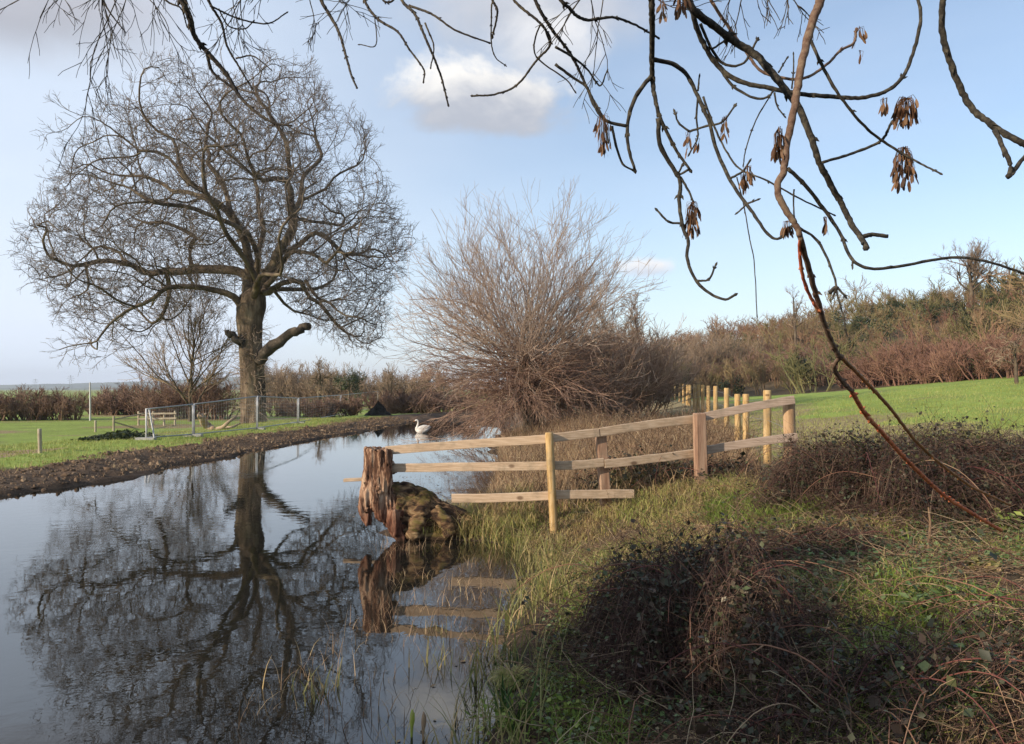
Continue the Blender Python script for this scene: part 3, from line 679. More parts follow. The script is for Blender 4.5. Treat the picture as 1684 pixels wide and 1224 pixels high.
def hedge(name, path, h, width, step, mat, seed, label, cat='hedge', hvar=.25, twig=.012, n0=10, n1=8, n2=7, rows=2, ivy=0, trees=0):
    rng = np.random.default_rng(seed); protos = [bush(rng, 1.0, .75, n0, n1, n2, twig / h) for _ in range(5)]
    path = np.array(path, float); ln = np.linalg.norm(np.diff(path, axis=0), axis=1); tot = ln.sum(); s = np.concatenate([[0], np.cumsum(ln)])
    o = empty(name, (*path[len(path) // 2], float(gz(*path[len(path) // 2], False))), label, cat); m = MB(); iv = MB()
    for k in np.arange(0, tot, step):
        for rw in range(rows):
            q = k + rng.uniform(-.5, .5) * step; x = np.interp(q, s, path[:, 0]) + rng.uniform(-.5, .5) * width; y = np.interp(q, s, path[:, 1]) + rng.uniform(-.5, .5) * width
            hh = h * (1 + rng.uniform(-hvar, hvar)) * (.75 + .5 * float(vnoise(x, y, .12, seed)))
            z = float(gz(x, y, False)) - .05
            merge(m, protos[rng.integers(5)], (x, y, z), (hh * rng.uniform(.9, 1.3), hh * rng.uniform(.9, 1.3), hh), rng.uniform(0, 6.28), rng.uniform(0, 1))
            if ivy and rng.uniform() < ivy:
                n = int(260 * hh); c = rng.normal(0, .28, (n, 3)) * (hh * .8, hh * .8, hh * .7) + (x, y, z + hh * .45); c[:, 2] = np.maximum(c[:, 2], z + .05); leaves(iv, c, .09 * rng.uniform(.6, 1.3, n), rng)
    m.build('twigs', mat, o, tint=True)
    if iv.v: iv.build('ivy', M_ivy, o)
    return o

# ---- pollard willow in the middle
WD = 27.0; wb = at_ground(872, WD)
willow = empty('willow_tree', wb, 'bushy pollard willow with a fan of fine bare shoots behind the rail fence', 'tree')
rng = np.random.default_rng(21); u = WD / F
tm = MB(); loft_trunk(tm, [(876, 728, WD, 15 * u), (874, 700, WD, 13 * u), (868, 660, WD, 13 * u), (866, 630, WD, 15 * u), (866, 605, WD, 18 * u), (866, 590, WD, 8 * u)], 20, .3, 2, 5, .10)
tm.build('trunk', M_willowbark, willow)
head = P(866, 606, WD)
n = 76; az = rng.uniform(0, 2 * math.pi, n); el = np.arcsin(rng.uniform(.06, .98, n))
d = np.stack([np.cos(az) * np.cos(el), np.sin(az) * np.cos(el), np.sin(el)], 1)
L = (4.1 + .65 * np.sin(el)) * rng.uniform(.72, 1.08, n)
up_ = MB(); lo_ = MB()
p1, r1 = grow(head + d * .35 + rng.normal(0, .16, (n, 3)), d, L, rng.uniform(.016, .042, n), 12, .12, (0, 0, .02), rng, .25)
tubes(up_, p1, r1, 5)
st, dd, LL, rr = kids(p1, r1, 12, .10, .98, .55, .2, .55, rng, .35, .5, .05)
p2, r2 = grow(st, dd, LL, np.maximum(rr, .009), 6, .11, (0, 0, .03), rng, .4); tubes(up_, p2, r2, 3)
st, dd, LL, rr = kids(p2, r2, 5, .1, .98, .45, .18, .65, rng, .45, .65, .08)
p3, r3 = grow(st, dd, LL, np.maximum(rr, .006), 4, .12, (0, 0, .03), rng, .6); tubes(up_, p3, r3, 3)
st, dd, LL, rr = kids(p3, r3, 1, .2, .98, .45, .18, .7, rng, .3, .8, .05)
p4, r4 = grow(st, dd, LL, np.maximum(rr, .005), 2, .12, (0, 0, .03), rng, .7); tubes(up_, p4, r4, 3)
up_.build('shoots', M_willow, willow)
n = 230; az = rng.uniform(0, 2 * math.pi, n); el = R(1) * rng.uniform(-28, 30, n)
d = np.stack([np.cos(az) * np.cos(el), np.sin(az) * np.cos(el), np.sin(el)], 1)
zz = rng.uniform(-1.3, .2, n)
p1, r1 = grow(head + d * .25 + np.stack([0 * zz, 0 * zz, zz], 1), d, rng.uniform(1.6, 4.0, n), rng.uniform(.012, .025, n), 8, .11, (0, 0, -.035), rng, .35)
p1[:, :, 2] = np.maximum(p1[:, :, 2], .05 + rng.uniform(0, .25, (n, 1)))
tubes(lo_, p1, r1, 4)
st, dd, LL, rr = kids(p1, r1, 9, .15, .95, .5, .2, .5, rng, .4, .6)
p2, r2 = grow(st, dd, LL, np.maximum(rr, .007), 5, .12, (0, 0, -.01), rng, .4); p2[:, :, 2] = np.maximum(p2[:, :, 2], .04); tubes(lo_, p2, r2, 3)
st, dd, LL, rr = kids(p2, r2, 4, .1, .98, .5, .2, .5, rng, .45, .7)
p3, r3 = grow(st, dd, LL, np.maximum(rr, .005), 3, .12, (0, 0, .0), rng, .5); tubes(lo_, p3, r3, 3)
lo_.build('low_shoots', M_willowred, willow)

# ---- other single trees
def tree_at(px, d, hpx, sppx, trpx, seed, label, mat=M_bare, bmat=M_oaklimb, ivy=None, name='bare_tree', ygp=None, **kw):
    rng = np.random.default_rng(seed); b0 = at_ground(px, d)
    o = empty(name, b0, label, 'tree'); k = d / F
    a, c_ = bare_tree(rng, hpx * k, sppx * k, trpx * k, **kw)
    a.build('trunk', bmat, o, origin=(0, 0, .1)); c_.build('crown', mat, o, origin=(0, 0, .1))
    if ivy:
        m = MB(); n = ivy[0]; z = rng.uniform(0, ivy[1] * k, n); rr = ivy[2] * k * rng.uniform(.3, 1, n); ag = rng.uniform(0, 6.28, n)
        leaves(m, np.stack([np.cos(ag) * rr, np.sin(ag) * rr, z], 1), .1 * rng.uniform(.5, 1.3, n), rng); m.build('ivy', ivy[3], o, origin=(0, 0, 0))
    return o
tree_at(313, 52, 195, 150, 3.6, 3, 'slender bare tree with upswept twigs behind the left of the great oak', n1=24, n2=10, n3=7, low=.10, up=.05, k4=2, wig=.12, ang=.78, bmat=M_oaklimb)
tree_at(526, 72, 92, 42, 5, 4, 'small dark gnarled bare tree in the meadow right of the great oak', n1=11, n2=9, n3=6, low=.38, wig=.3, up=.02, k4=2)
tree_at(705, 92, 75, 36, 3, 5, 'tall thin bare tree rising behind the brush pile, left of the willow', n1=14, n2=8, n3=6, low=.15)
tree_at(640, 88, 68, 34, 3, 6, 'rounded olive-brown bare tree just right of the dark heap', n1=16, n2=8, n3=7, low=.1)
tree_at(1180, 100, 95, 34, 3, 7, 'thin bare tree poking above the hedge near the left end of the hill', n1=13, n2=7, n3=6, low=.35)
tree_at(1022, 36, 195, 110, 4, 8, 'loose bare thorn tree close behind the right side of the willow', n1=18, n2=9, n3=6, low=.15, k4=2)
tree_at(1310, 88, 150, 36, 3, 9, 'lone bare sapling standing above the slope, left of the long red stem', n1=12, n2=7, n3=6, low=.45)
tree_at(1600, 76, 150, 62, 5, 10, 'wide bare tree crowning the top of the wooded hill', n1=18, n2=9, n3=7, low=.4, k4=2)
tree_at(1672, 30, 105, 62, 3.5, 12, 'pale arching bare tree at the right edge in front of the purple hedge', n1=9, n2=7, n3=5, low=.35, up=-.14, wig=.12)
# ---- evergreen on the hill
def leafy(px, d, top, wpx, seed, label, lobes=14, n=2600, size=.16, mat=M_ivy, name='evergreen_tree', cat='tree', hpx=60):
    rng = np.random.default_rng(seed); b0 = at_ground(px, d); k = d / F; o = empty(name, b0, label, cat)
    H = P(px, top, d)[2] - b0[2]; m = MB(); t_ = MB(); hh = hpx * k
    tp, rr = grow(np.zeros((1, 3)), [(0, 0, 1)], H * .8, .16, 6, .04, (0, 0, 0), rng, .4); tubes(t_, tp, rr, 7); t_.build('trunk', M_oaklimb, o, origin=(0, 0, 0))
    for i in range(lobes):
        c = rng.normal(0, .38, 3) * (wpx * k * .5, wpx * k * .5, hh * .32) + (0, 0, H - hh * .5); s = rng.uniform(.25, .5) * wpx * k * .45
        q = unit(rng.normal(0, 1, (n // lobes, 3))) * (s * rng.uniform(.5, 1.05, (n // lobes, 1))); leaves(m, c + q, size * rng.uniform(.6, 1.3, len(q)), rng, nrm=unit(q))
    m.build('crown', mat, o, origin=(0, 0, 0)); return o
leafy(1476, 92, 484, 46, 1, 'round dark evergreen tree standing up on the wooded hill skyline', hpx=42)
leafy(1640, 66, 488, 56, 2, 'ivy-clad olive tree under the wide bare tree near the right end of the skyline', hpx=50)
leafy(1215, 112, 548, 40, 3, 'dark evergreen at the left end of the wooded hill', hpx=36)
leafy(1392, 78, 545, 46, 4, 'dark green holly-like tree on the slope behind the long red stem', hpx=60)
leafy(575, 84, 605, 50, 5, 'olive-green bushy tree beyond the mesh panels left of the dark heap', hpx=50, mat=M_ivy)

# ---- hedges and thickets
def gp(px, d): q = P(px, 640, d); return (q[0], q[1])
hedge('hedge', [gp(-260, 52), gp(-60, 53), gp(138, 55)], 1.85, 1.6, .75, M_hedge, 31, 'dark brown bare hedge at the far left of the meadow', twig=.013)
hedge('hedge', [gp(158, 66), gp(262, 64)], 1.6, 1.6, .8, M_hedge, 32, 'lower brown hedge between the pale pole and the great oak', twig=.014, ivy=.25)
hedge('hedge', [gp(262, 58), gp(330, 56), gp(392, 57)], 3.1, 2.0, .8, M_hedge, 33, 'tan brushy hedge behind the great oak trunk', twig=.013, ivy=.0)
hedge('hedge', [gp(440, 110), gp(560, 100), gp(720, 92)], 4.6, 3, 1.5, M_bare, 34, 'far olive-brown hedge across the meadow behind the dark heap', twig=.022, ivy=.25)
hedge('bramble_thicket', [gp(455, 62), gp(520, 60), gp(585, 62)], 1.1, 1.5, .9, M_hedge, 35, 'low brown bramble strip behind the right-hand mesh panels', 'bramble', twig=.012)
hedge('brush_pile', [gp(625, 62), gp(700, 58), gp(760, 52)], 1.5, 2.2, .8, M_hedge, 36, 'long dark pile of cut brushwood at the far end of the pond', 'brushwood', twig=.013, hvar=.2)
hedge('thicket', [gp(945, 29), gp(980, 30), gp(1036, 33)], 2.9, 2.4, .55, M_thicket, 37, 'twiggy ivy-green thicket against the right side of the willow', 'bush', twig=.008, ivy=.2, n0=12, n1=9)
hedge('thicket', [gp(1000, 66), gp(1060, 78), gp(1120, 88), gp(1200, 92)], 4.4, 3, 1.0, M_bare, 38, 'dark brown thicket at the far end of the line of wire fence posts', 'bush', twig=.013, ivy=.3)
hedge('hedge', [gp(1190, 84), gp(1260, 80), gp(1330, 72), gp(1390, 62)], 2.6, 3, 1.3, M_hedge, 39, 'dark thorny hedge along the top of the green field, left part', twig=.015, ivy=.12)
hedge('hedge', [gp(1392, 58), gp(1470, 52), gp(1560, 45), gp(1660, 38), gp(1790, 34)], 2.0, 2.6, .9, M_purple, 40, 'purple-brown bare hedge along the right side of the green field', twig=.011, ivy=.06, n0=11)
# ---- the wooded hillside reads as one mass
rng = np.random.default_rng(50); protos = [bush(rng, 1.0, .8, 8, 7, 6, .0062) for _ in range(6)] + [bush(rng, 1.0, .55, 5, 8, 6, .0055, up=.12) for _ in range(4)]
wm = MB(); pts = []
for _ in range(6000):
    x, y = rng.uniform(-6, 95), rng.uniform(38, 170); tt = float(hill_t(x, y))
    if tt < 3 or tt > 66 or x / y > .82 or x / y < .12: continue
    if any((x - a) ** 2 + (y - b_) ** 2 < (2.6 + y * .008) ** 2 for a, b_ in pts): continue
    if vnoise(x, y, .07, 9) > .8 and tt < 30: continue
    pts.append((x, y))
    if len(pts) >= 300: break
for x, y in pts:
    hh = rng.uniform(2.0, 3.7) * (1.5 if rng.uniform() < .15 else 1); q = rng.integers(10); tint = float(np.clip(np.round(vnoise(x, y, .085, 12) * 4.4 - .2) / 4 + rng.normal(0, .10), 0, 1))
    merge(wm, protos[q], (x, y, float(gz(x, y, False)) - .1), (hh * rng.uniform(.9, 1.25), hh * rng.uniform(.9, 1.25), hh), rng.uniform(0, 6.28), tint)
em = MB(); k = 0
for x, y in pts:
    if vnoise(x, y, .06, 14) + rng.uniform(-.25, .25) < .62: continue
    hh = rng.uniform(1.6, 3.4); z = float(gz(x, y, False)); n = 900
    for j in range(4):
        c = np.array([x, y, z + hh * .55]) + rng.normal(0, .3, 3) * hh * (.8, .8, .5); q = unit(rng.normal(0, 1, (n // 4, 3))) * (hh * .32 * rng.uniform(.4, 1.05, (n // 4, 1))); leaves(em, c + q, .2 * rng.uniform(.6, 1.3, n // 4), rng, nrm=unit(q))
tag(em.build('hillside_evergreens', M_ivy), 'dark green ivy and holly clumps dotted through the hillside wood', 'wood', kind='stuff')
tag(wm.build('hillside_wood', M_wood, tint=True), 'bare brown and olive wood covering the hill behind the green field', 'wood', kind='stuff')

# ---- evergreen shelter belt behind and left of the camera: it throws the shade over the near bank
rng = np.random.default_rng(60); su = np.array([-math.sin(R(SUN_AZ)), -math.cos(R(SUN_AZ))]); sn = np.array([su[1], -su[0]])
belt = [(-8, 17, 9.5), (-5.2, 15, 9.6), (-2.4, 16, 9.2), (.1, 15, 8.6), (2.2, 16, 8.0), (3.7, 15, 8.2)]
for i, (s, tt, hh) in enumerate(belt):
    q = su * tt + sn * s; bz = float(gz(q[0], q[1], False))
    o = empty('evergreen_tree', (q[0], q[1], bz), 'dense evergreen tree of the shelter belt behind the viewer that shades the near bank', 'tree', 'evergreen trees of the shelter belt')
    t_ = MB(); tp, rr = grow(np.zeros((1, 3)), [(0, 0, 1)], hh * .8, .2, 7, .03, (0, 0, 0), rng, .3); tubes(t_, tp, rr, 8); t_.build('trunk', M_oaklimb, o, origin=(0, 0, 0))
    m = MB(); n = 5200; z = rng.uniform(.5, hh, n); rr = 1.55 * np.sqrt(np.clip(1 - (z / hh) ** 2.2, .05, 1)) * rng.uniform(.1, 1, n) ** .5; a = rng.uniform(0, 6.28, n)
    rr *= 1 + .2 * np.sin(a * 3 + z); leaves(m, np.stack([np.cos(a) * rr, np.sin(a) * rr, z], 1), .34 * rng.uniform(.6, 1.3, n), rng); m.build('crown', M_ivy, o, origin=(0, 0, 0))

# ================================================================== FENCES
def frame_of(a, b):
    t = unit(np.asarray(b, float) - a); s = unit(np.cross(t, (0, 0, 1.0))); return np.stack([t, s, np.cross(s, t)], 1)
def beam(mb, a, b, h, th, jit=.004, rng=np.random.default_rng(1)):
    """sawn rail: tapered, slightly bowed, chamfered board from a to b"""
    a = np.asarray(a, float); b = np.asarray(b, float); M = frame_of(a, b); n = 9; L = np.linalg.norm(b - a)
    prof = np.array([(-.5, -.42), (-.42, -.5), (.42, -.5), (.5, -.42), (.5, .42), (.42, .5), (-.42, .5), (-.5, .42)]) * (th, h)
    V = np.empty((n, 8, 3)); bow = rng.normal(0, .012)
    for i in range(n):
        f = i / (n - 1); c = a + (b - a) * f + M[:, 2] * (bow * 4 * f * (1 - f)) + rng.normal(0, jit * .4, 3)
        V[i] = c + prof[:, :1] * M[:, 1] + prof[:, 1:] * M[:, 2]
    ix = np.arange(n * 8).reshape(n, 8); nx_ = np.roll(ix, -1, 1)
    mb.add(V, [np.stack([ix[:-1], nx_[:-1], nx_[1:], ix[1:]], -1).reshape(-1, 4), ix[:1, ::-1], ix[-1:]])
def post(mb, top, bot, r, sides, bury=.25, square=False, rng=np.random.default_rng(2), rz=0.0):
    top = np.asarray(top, float); bot = np.asarray(bot, float); ax = unit(top - bot); b0 = bot - ax * bury
    n = 8; V = []
    if square: pr = np.array([(-1, -.86), (-.86, -1), (.86, -1), (1, -.86), (1, .86), (.86, 1), (-.86, 1), (-1, .86)], float) * r
    else: an = np.arange(sides) * 2 * math.pi / sides; pr = np.stack([np.cos(an), np.sin(an)], 1) * r
    c_, s_ = math.cos(rz), math.sin(rz); pr = pr @ np.array([[c_, s_], [-s_, c_]])
    xa = unit(np.cross((0, 1.0, 0), ax)); ya = np.cross(ax, xa); m = len(pr)
    for i in range(n):
        f = i / (n - 2) if i < n - 1 else 1.0; k = (1.06 - .06 * min(f, 1)) * (1 + rng.normal(0, .012)); ex = .012 if i == n - 1 else 0
        if i == n - 1: k *= .86
        c = b0 + (top - b0) * min(f, 1) + ax * ex
        V.append(c + k * (pr[:, :1] * xa + pr[:, 1:] * ya))
    V = np.array(V); ix = np.arange(n * m).reshape(n, m); nx_ = np.roll(ix, -1, 1)
    mb.add(V, [np.stack([ix[:-1], nx_[:-1], nx_[1:], ix[1:]], -1).reshape(-1, 4), ix[-1:]])
fence = empty('rail_fence', P(1150, 797, 10.2), 'pale post and rail fence running from the old stump to a thick corner post', 'fence')
def fpost(a, b, r, mat, lab, square=False, sides=18, rz=.15):
    m = MB(); post(m, a, b, r, sides, square=square, rz=rz); o = m.build('post', mat, fence, smooth=not square); o['label'] = lab
fpost(P(903, 713, 9.62), P(911, 872, 9.62), .05, M_postyel, 'leaning yellow round post')
fpost(P(988, 718, 9.98), P(997, 840, 9.98), .062, M_postred, 'reddish square post behind the rails', True)
fpost(P(1150, 681, 10.1), P(1153, 797, 10.1), .068, M_postred, 'reddish square post in front of the rails', True)
fpost(P(1297, 655, 10.40), P(1300, 782, 10.40), .08, M_postcorner, 'thick round corner post', sides=22)
def frail(a, b, mat=M_rail, h=.108):
    m = MB(); beam(m, a, b, h, .038); m.build('rail', mat, fence, smooth=False)
frail(P(634, 741, 9.86), P(903, 721.5, 9.70)); frail(P(905, 721, 9.69), P(985, 711.5, 9.86)); frail(P(986, 711, 9.87), P(1146, 689, 10.22), M_rail); frail(P(1148, 688, 10.23), P(1306, 657.5, 10.27), M_railgrey)
frail(P(645, 769.5, 9.86), P(903, 766, 9.70)); frail(P(905, 765.5, 9.69), P(992, 760.5, 9.86)); frail(P(994, 763, 9.86), P(1146, 745, 10.22)); frail(P(1148, 743, 10.23), P(1311, 718.5, 10.27), M_railgrey)
frail(P(743, 819.5, 9.78), P(908, 815, 9.70)); frail(P(910, 814, 9.69), P(1042, 812.5, 9.88))
pl = MB(); beam(pl, P(566, 790, 11.2), P(640, 789, 11.2), .045, .10); tag(pl.build('plank', M_rail, smooth=False, origin=P(600, 790, 11.2)), 'short end of a pale board jutting out over the water left of the stump', 'plank')

wf = empty('wire_fence', at_ground(1190, 20), 'row of yellow round posts with thin wire running away along the green field', 'fence')
rng = np.random.default_rng(70); tops = []
for px, d, ty, by in ((1262, 13, 643, 757), (1227, 15.9, 649, 730), (1213.5, 17.4, 649, 730), (1194.7, 20, 639, 708), (1177, 23.3, 635.6, 690), (1165, 26.3, 635, 682), (1156, 29, 634, 676), (1148, 32, 633, 672), (1141.7, 34.8, 633, 668), (1134.5, 38.7, 633, 666), (1130, 41.6, 633, 664), (1124, 46, 632, 660), (1117.5, 52.5, 631, 658), (1110, 62, 635, 656), (1104, 73, 631, 654)):
    m = MB(); tp = P(px + rng.uniform(-1, 1) * .8, ty, d); bt = P(px, by, d); g0 = float(gz(bt[0], bt[1], False)); bt[2] = min(bt[2], g0 + .05)
    post(m, tp, bt, .066 * (1 + .12 * (d > 30)), 14, rng=rng); m.build('post', M_postyel, wf); tops.append((tp, bt))
tops.insert(0, (P(1302, 660, 10.5), P(1302, 775, 10.5)))
for f in (.12, .42, .72):
    m = MB(); q = np.array([a * (1 - f) + b_ * f for a, b_ in tops]); tubes(m, q, np.full(len(q), .0035), 4); m.build('wire', M_wire, wf)

# mesh site-fence panels on the far bank
posts = [(240, 673, 724), (318, 665, 718), (423, 652, 707), (490, 655, 697), (560, 650, 683), (622, 644, 671)]
pp = []
for px, ty, by in posts:
    b_, d = G(px, by); tp = P(px, ty, d); b_ = P(px, by, d); pp.append((b_, tp))
pnames = ['leftmost mesh site panel with its doubled end tube', 'mesh site panel directly left of the oak trunk, in front of the fallen limb', 'mesh site panel starting at the oak trunk and running back to its right', 'mesh site panel crossing the brown bramble strip', 'farthest mesh site panel, ending behind the dark heap']
for i in range(5):
    (b0, t0), (b1, t1) = pp[i], pp[i + 1]; o = empty('fence_panel', (b0 + b1) / 2, 'grey ' + pnames[i], 'fence panel', 'mesh site fence panels on the far bank')
    fr = MB(); ov = (b1 - b0) * .012
    b0_, t0_, b1_, t1_ = b0 + ov, t0 + ov, b1 - ov, t1 - ov
    tr_ = .026
    for a, c_ in ((b0_, t0_), (b1_, t1_), (t0_, t1_), (b0_ + (0, 0, .08), b1_ + (0, 0, .08))): tubes(fr, np.linspace(a, c_, 4), np.full(4, tr_), 6, cap=True)
    if i == 0: tubes(fr, np.linspace(b0_ + (.25, .05, 0), t0_ + (-.08, .35, 0), 4), np.full(4, .03), 6); tubes(fr, np.linspace(b0_ + (-.1, .2, 0), t0_ + (-.25, .5, 0), 4), np.full(4, .03), 6)
    fr.build('frame', M_galv, o)
    ms = MB(); lines = []
    for f in np.linspace(0, 1, 26)[1:-1]: lines.append(np.linspace(b0_ + (b1_ - b0_) * f, t0_ + (t1_ - t0_) * f, 3))
    for f in np.linspace(.05, 1, 10)[:-1]: lines.append(np.linspace(b0_ + (t0_ - b0_) * f, b1_ + (t1_ - b1_) * f, 3))
    tubes(ms, np.array(lines), np.full((len(lines), 3), .0022), 3); ms.build('mesh', M_galv, o)
    for q in ((b0, b1) if i == 4 else (b0,)):
        ft = MB(); box(ft, q + (0, 0, .02), .62, .22, .13); ft.build('foot', M_concrete, o, smooth=False)

# stock fence, hurdles and stray posts in the left meadow
sf = empty('stock_fence', at_ground(170, 40), 'old grey stock fence of thin stakes and rails left of the mesh panels', 'fence')
def px_post(px, ty, by, r, mat=M_palewood, par=sf):
    b_, d = G(px, by); m = MB(); post(m, P(px, ty, d), P(px, by, d), r, 8); m.build('post', mat, par); return d
sd_ = [px_post(*q, .055) for q in ((157, 692, 711), (187, 685, 709))]
for a, b_ in (((187, 690), (238, 680)), ((187, 694), (230, 707))):
    m = MB(); beam(m, P(*a, sd_[1]), P(*b_, sd_[1] + 6), .07, .04); m.build('rail', M_palewood, sf, smooth=False)
m = MB(); b_, d = G(65, 745); post(m, P(65, 706, d), P(66, 745, d), .05, 8); tag(m.build('stake', M_palewood, origin=b_), 'single pale stake standing in the grass at the far left', 'post')
hd = empty('wooden_hurdle', at_ground(255, 62), 'pale wooden pen rails seen through the leftmost mesh panel', 'hurdle')
_, hd_d = G(250, 700)
for px, ty, by in ((228, 677, 700), (244, 680, 699), (252, 677, 699), (288, 676, 699), (270, 679, 700)):
    m = MB(); post(m, P(px, ty, hd_d), P(px, by, hd_d), .06, 7); m.build('post', M_palewood, hd)
for y0, y1 in ((681, 680), (689, 688)):
    m = MB(); beam(m, P(226, y0, hd_d - .1), P(290, y1, hd_d - .1), .1, .05); m.build('rail', M_palewood, hd, smooth=False)
m = MB(); _, d = G(149, 694); tubes(m, np.array([P(148.5, 692, d), P(148.3, 660, d), P(148, 629, d)]), np.array([.07, .06, .045]), 8); tag(m.build('pole', M_pole, origin=P(148, 692, d)), 'thin white pole rising between the two left hedges', 'pole')
for px, top, d, lab in ((58, 623, 1500, 'tiny faint electricity pylon on the left skyline'), (116, 617, 1250, 'taller of the two faint pylons, left of the white pole')):
    m = MB(); k = d / F; b0 = P(px, 640, d); H = (640 - top) * k
    for s in (-1, 1): tubes(m, np.array([b0 + (s * 3, 0, 0), b0 + (s * 1.4, 0, H * .55), b0 + (0, 0, H)]), np.array([.28, .25, .2]), 4)
    for z, wd in ((.62, 5), (.76, 6.5), (.9, 4.5)): tubes(m, np.array([b0 + (-wd, 0, H * z), b0 + (0, 0, H * (z + .04)), b0 + (wd, 0, H * z)]), np.full(3, .2), 4)
    for z in range(5): s = 1 if z % 2 else -1; tubes(m, np.array([b0 + (s * 2.6 * (1 - z * .17), 0, H * .11 * z), b0 + (-s * 2.6 * (1 - z * .17 - .17), 0, H * .11 * (z + 1))]), np.full(2, .16), 3)
    tag(m.build('pylon', M_pylon, origin=b0), lab, 'pylon')
# fallen limb, log and cut greenery near the oak
rng = np.random.default_rng(71)
m = MB(); _, d = G(360, 707)
for pl, r0 in (([(332, 684), (334, 694), (340, 702), (352, 706), (366, 703), (376, 694), (388, 686)], .16), ([(352, 706), (345, 700), (336, 690), (338, 680)], .12), ([(366, 703), (380, 703), (394, 697)], .10), ([(330, 690), (326, 684), (328, 679)], .08)):
    q = spline(np.array([P(x, y, d + rng.uniform(-.5, .5)) for x, y in pl]), 16); tubes(m, q, np.linspace(r0, r0 * .35, 16) * (1 + rng.normal(0, .08, 16)), 7, cap=True)
tag(m.build('fallen_branch', M_log, origin=P(360, 705, d)), 'forked fallen limb lying curved on the grass left of the oak trunk', 'branch')
def heap(name, px, by, wpx, hpx, seed, label, cat, mat, peak=1.6):
    rng = np.random.default_rng(seed); b0, d = G(px, by); k = d / F; n, mm = 40, 16; V = np.empty((mm, n, 3)); ang = np.linspace(0, 2 * math.pi, n, endpoint=False)
    for i in range(mm):
        f = i / (mm - 1); rr = wpx * k * .5 * (1 - f) ** (1 / peak) * (1 + .18 * np.sin(ang * 3 + seed) + .1 * np.sin(ang * 7 + i)) + .02
        V[i] = np.stack([np.cos(ang) * rr, np.sin(ang) * rr * .6, hpx * k * (f + 0 * ang) * (1 + .08 * np.sin(ang * 5 + i * .7)) - .1], 1) + rng.normal(0, .03, (n, 3))
    ix = np.arange(mm * n).reshape(mm, n); nx_ = np.roll(ix, -1, 1); m = MB()
    m.add(V + b0, [np.stack([ix[:-1], nx_[:-1], nx_[1:], ix[1:]], -1).reshape(-1, 4), ix[-1:]]); return tag(m.build(name, mat, origin=b0), label, cat)
heap('compost_heap', 622, 684, 44, 24, 3, 'steep black heap beside the far end of the pond, right of the mesh panels', 'heap', M_dark, 1.1)
rng = np.random.default_rng(72); m = MB(); pts, d = G(205, 722); b0 = pts
n = 1500; q = np.stack([rng.uniform(-1.3, 1.1, n), rng.normal(0, .35, n), rng.uniform(0, .38, n) ** 1.2], 1); q[:, 2] *= 1 - np.abs(q[:, 0] / 1.5); leaves(m, q + b0, .13 * rng.uniform(.5, 1.4, n), rng)
tag(m.build('cut_branches', M_ivy, origin=b0), 'flat pile of dark green cut branches at the foot of the leftmost mesh panel', 'brushwood')

# ================================================================== STUMP
def remeshed(name, tube_list, vox, mat, parent, seed, amp, dens, vert=1.0, ax=1.0):
    m = MB()
    for pl in tube_list:
        q = np.array([P(x, y, d) for x, y, d, _ in pl]); rr = np.array([r_ * d / F for _, _, d, r_ in pl]); p_, r_ = spline(q, len(pl) * 5, rr); tubes(m, p_, r_, 18, cap=True)
    o = m.build(name, mat, parent); mod = o.modifiers.new('r', 'REMESH'); mod.mode = 'VOXEL'; mod.voxel_size = vox; mod.use_smooth_shade = True
    dg = bpy.context.evaluated_depsgraph_get(); me = bpy.data.meshes.new_from_object(o.evaluated_get(dg)); o.modifiers.clear(); o.data = me
    if not me.materials: me.materials.append(mat)
    for v in me.vertices:
        c = v.co; a = mnoise.fractal(Vector((c.x * dens * ax, c.y * dens, c.z * dens * vert + seed)), .9, 2.1, 6)
        rdg = 1 - abs(mnoise.noise(Vector((c.x * dens * 2.2 * ax + seed, c.y * dens * 2.2, c.z * dens * vert * .9)))) * 2
        rdg -= 1.1 * max(0, 1 - 7 * abs(mnoise.noise(Vector((c.x * dens * 1.3 * ax, c.y * dens * 1.3 + seed, c.z * dens * vert * .8)))))
        v.co = c + v.normal * (a * amp + (rdg - .4) * amp * .8)
    return o
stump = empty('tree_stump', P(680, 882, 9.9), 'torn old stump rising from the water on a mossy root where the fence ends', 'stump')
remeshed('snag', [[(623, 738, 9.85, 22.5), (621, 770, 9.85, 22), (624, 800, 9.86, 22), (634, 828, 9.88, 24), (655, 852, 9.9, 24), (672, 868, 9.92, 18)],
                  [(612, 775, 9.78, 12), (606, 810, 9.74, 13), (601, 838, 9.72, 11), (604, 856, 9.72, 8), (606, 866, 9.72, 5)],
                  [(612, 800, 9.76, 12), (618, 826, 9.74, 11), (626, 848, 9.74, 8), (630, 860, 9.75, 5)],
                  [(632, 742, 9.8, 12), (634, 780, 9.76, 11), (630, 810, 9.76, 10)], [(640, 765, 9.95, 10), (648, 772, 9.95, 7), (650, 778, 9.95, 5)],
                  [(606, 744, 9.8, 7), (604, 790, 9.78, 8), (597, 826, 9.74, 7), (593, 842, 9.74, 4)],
                  [(650, 840, 9.75, 14), (648, 866, 9.7, 11), (656, 882, 9.7, 8), (668, 890, 9.7, 5)]], .014, M_stump, stump, 3.0, .026, 8, .22)
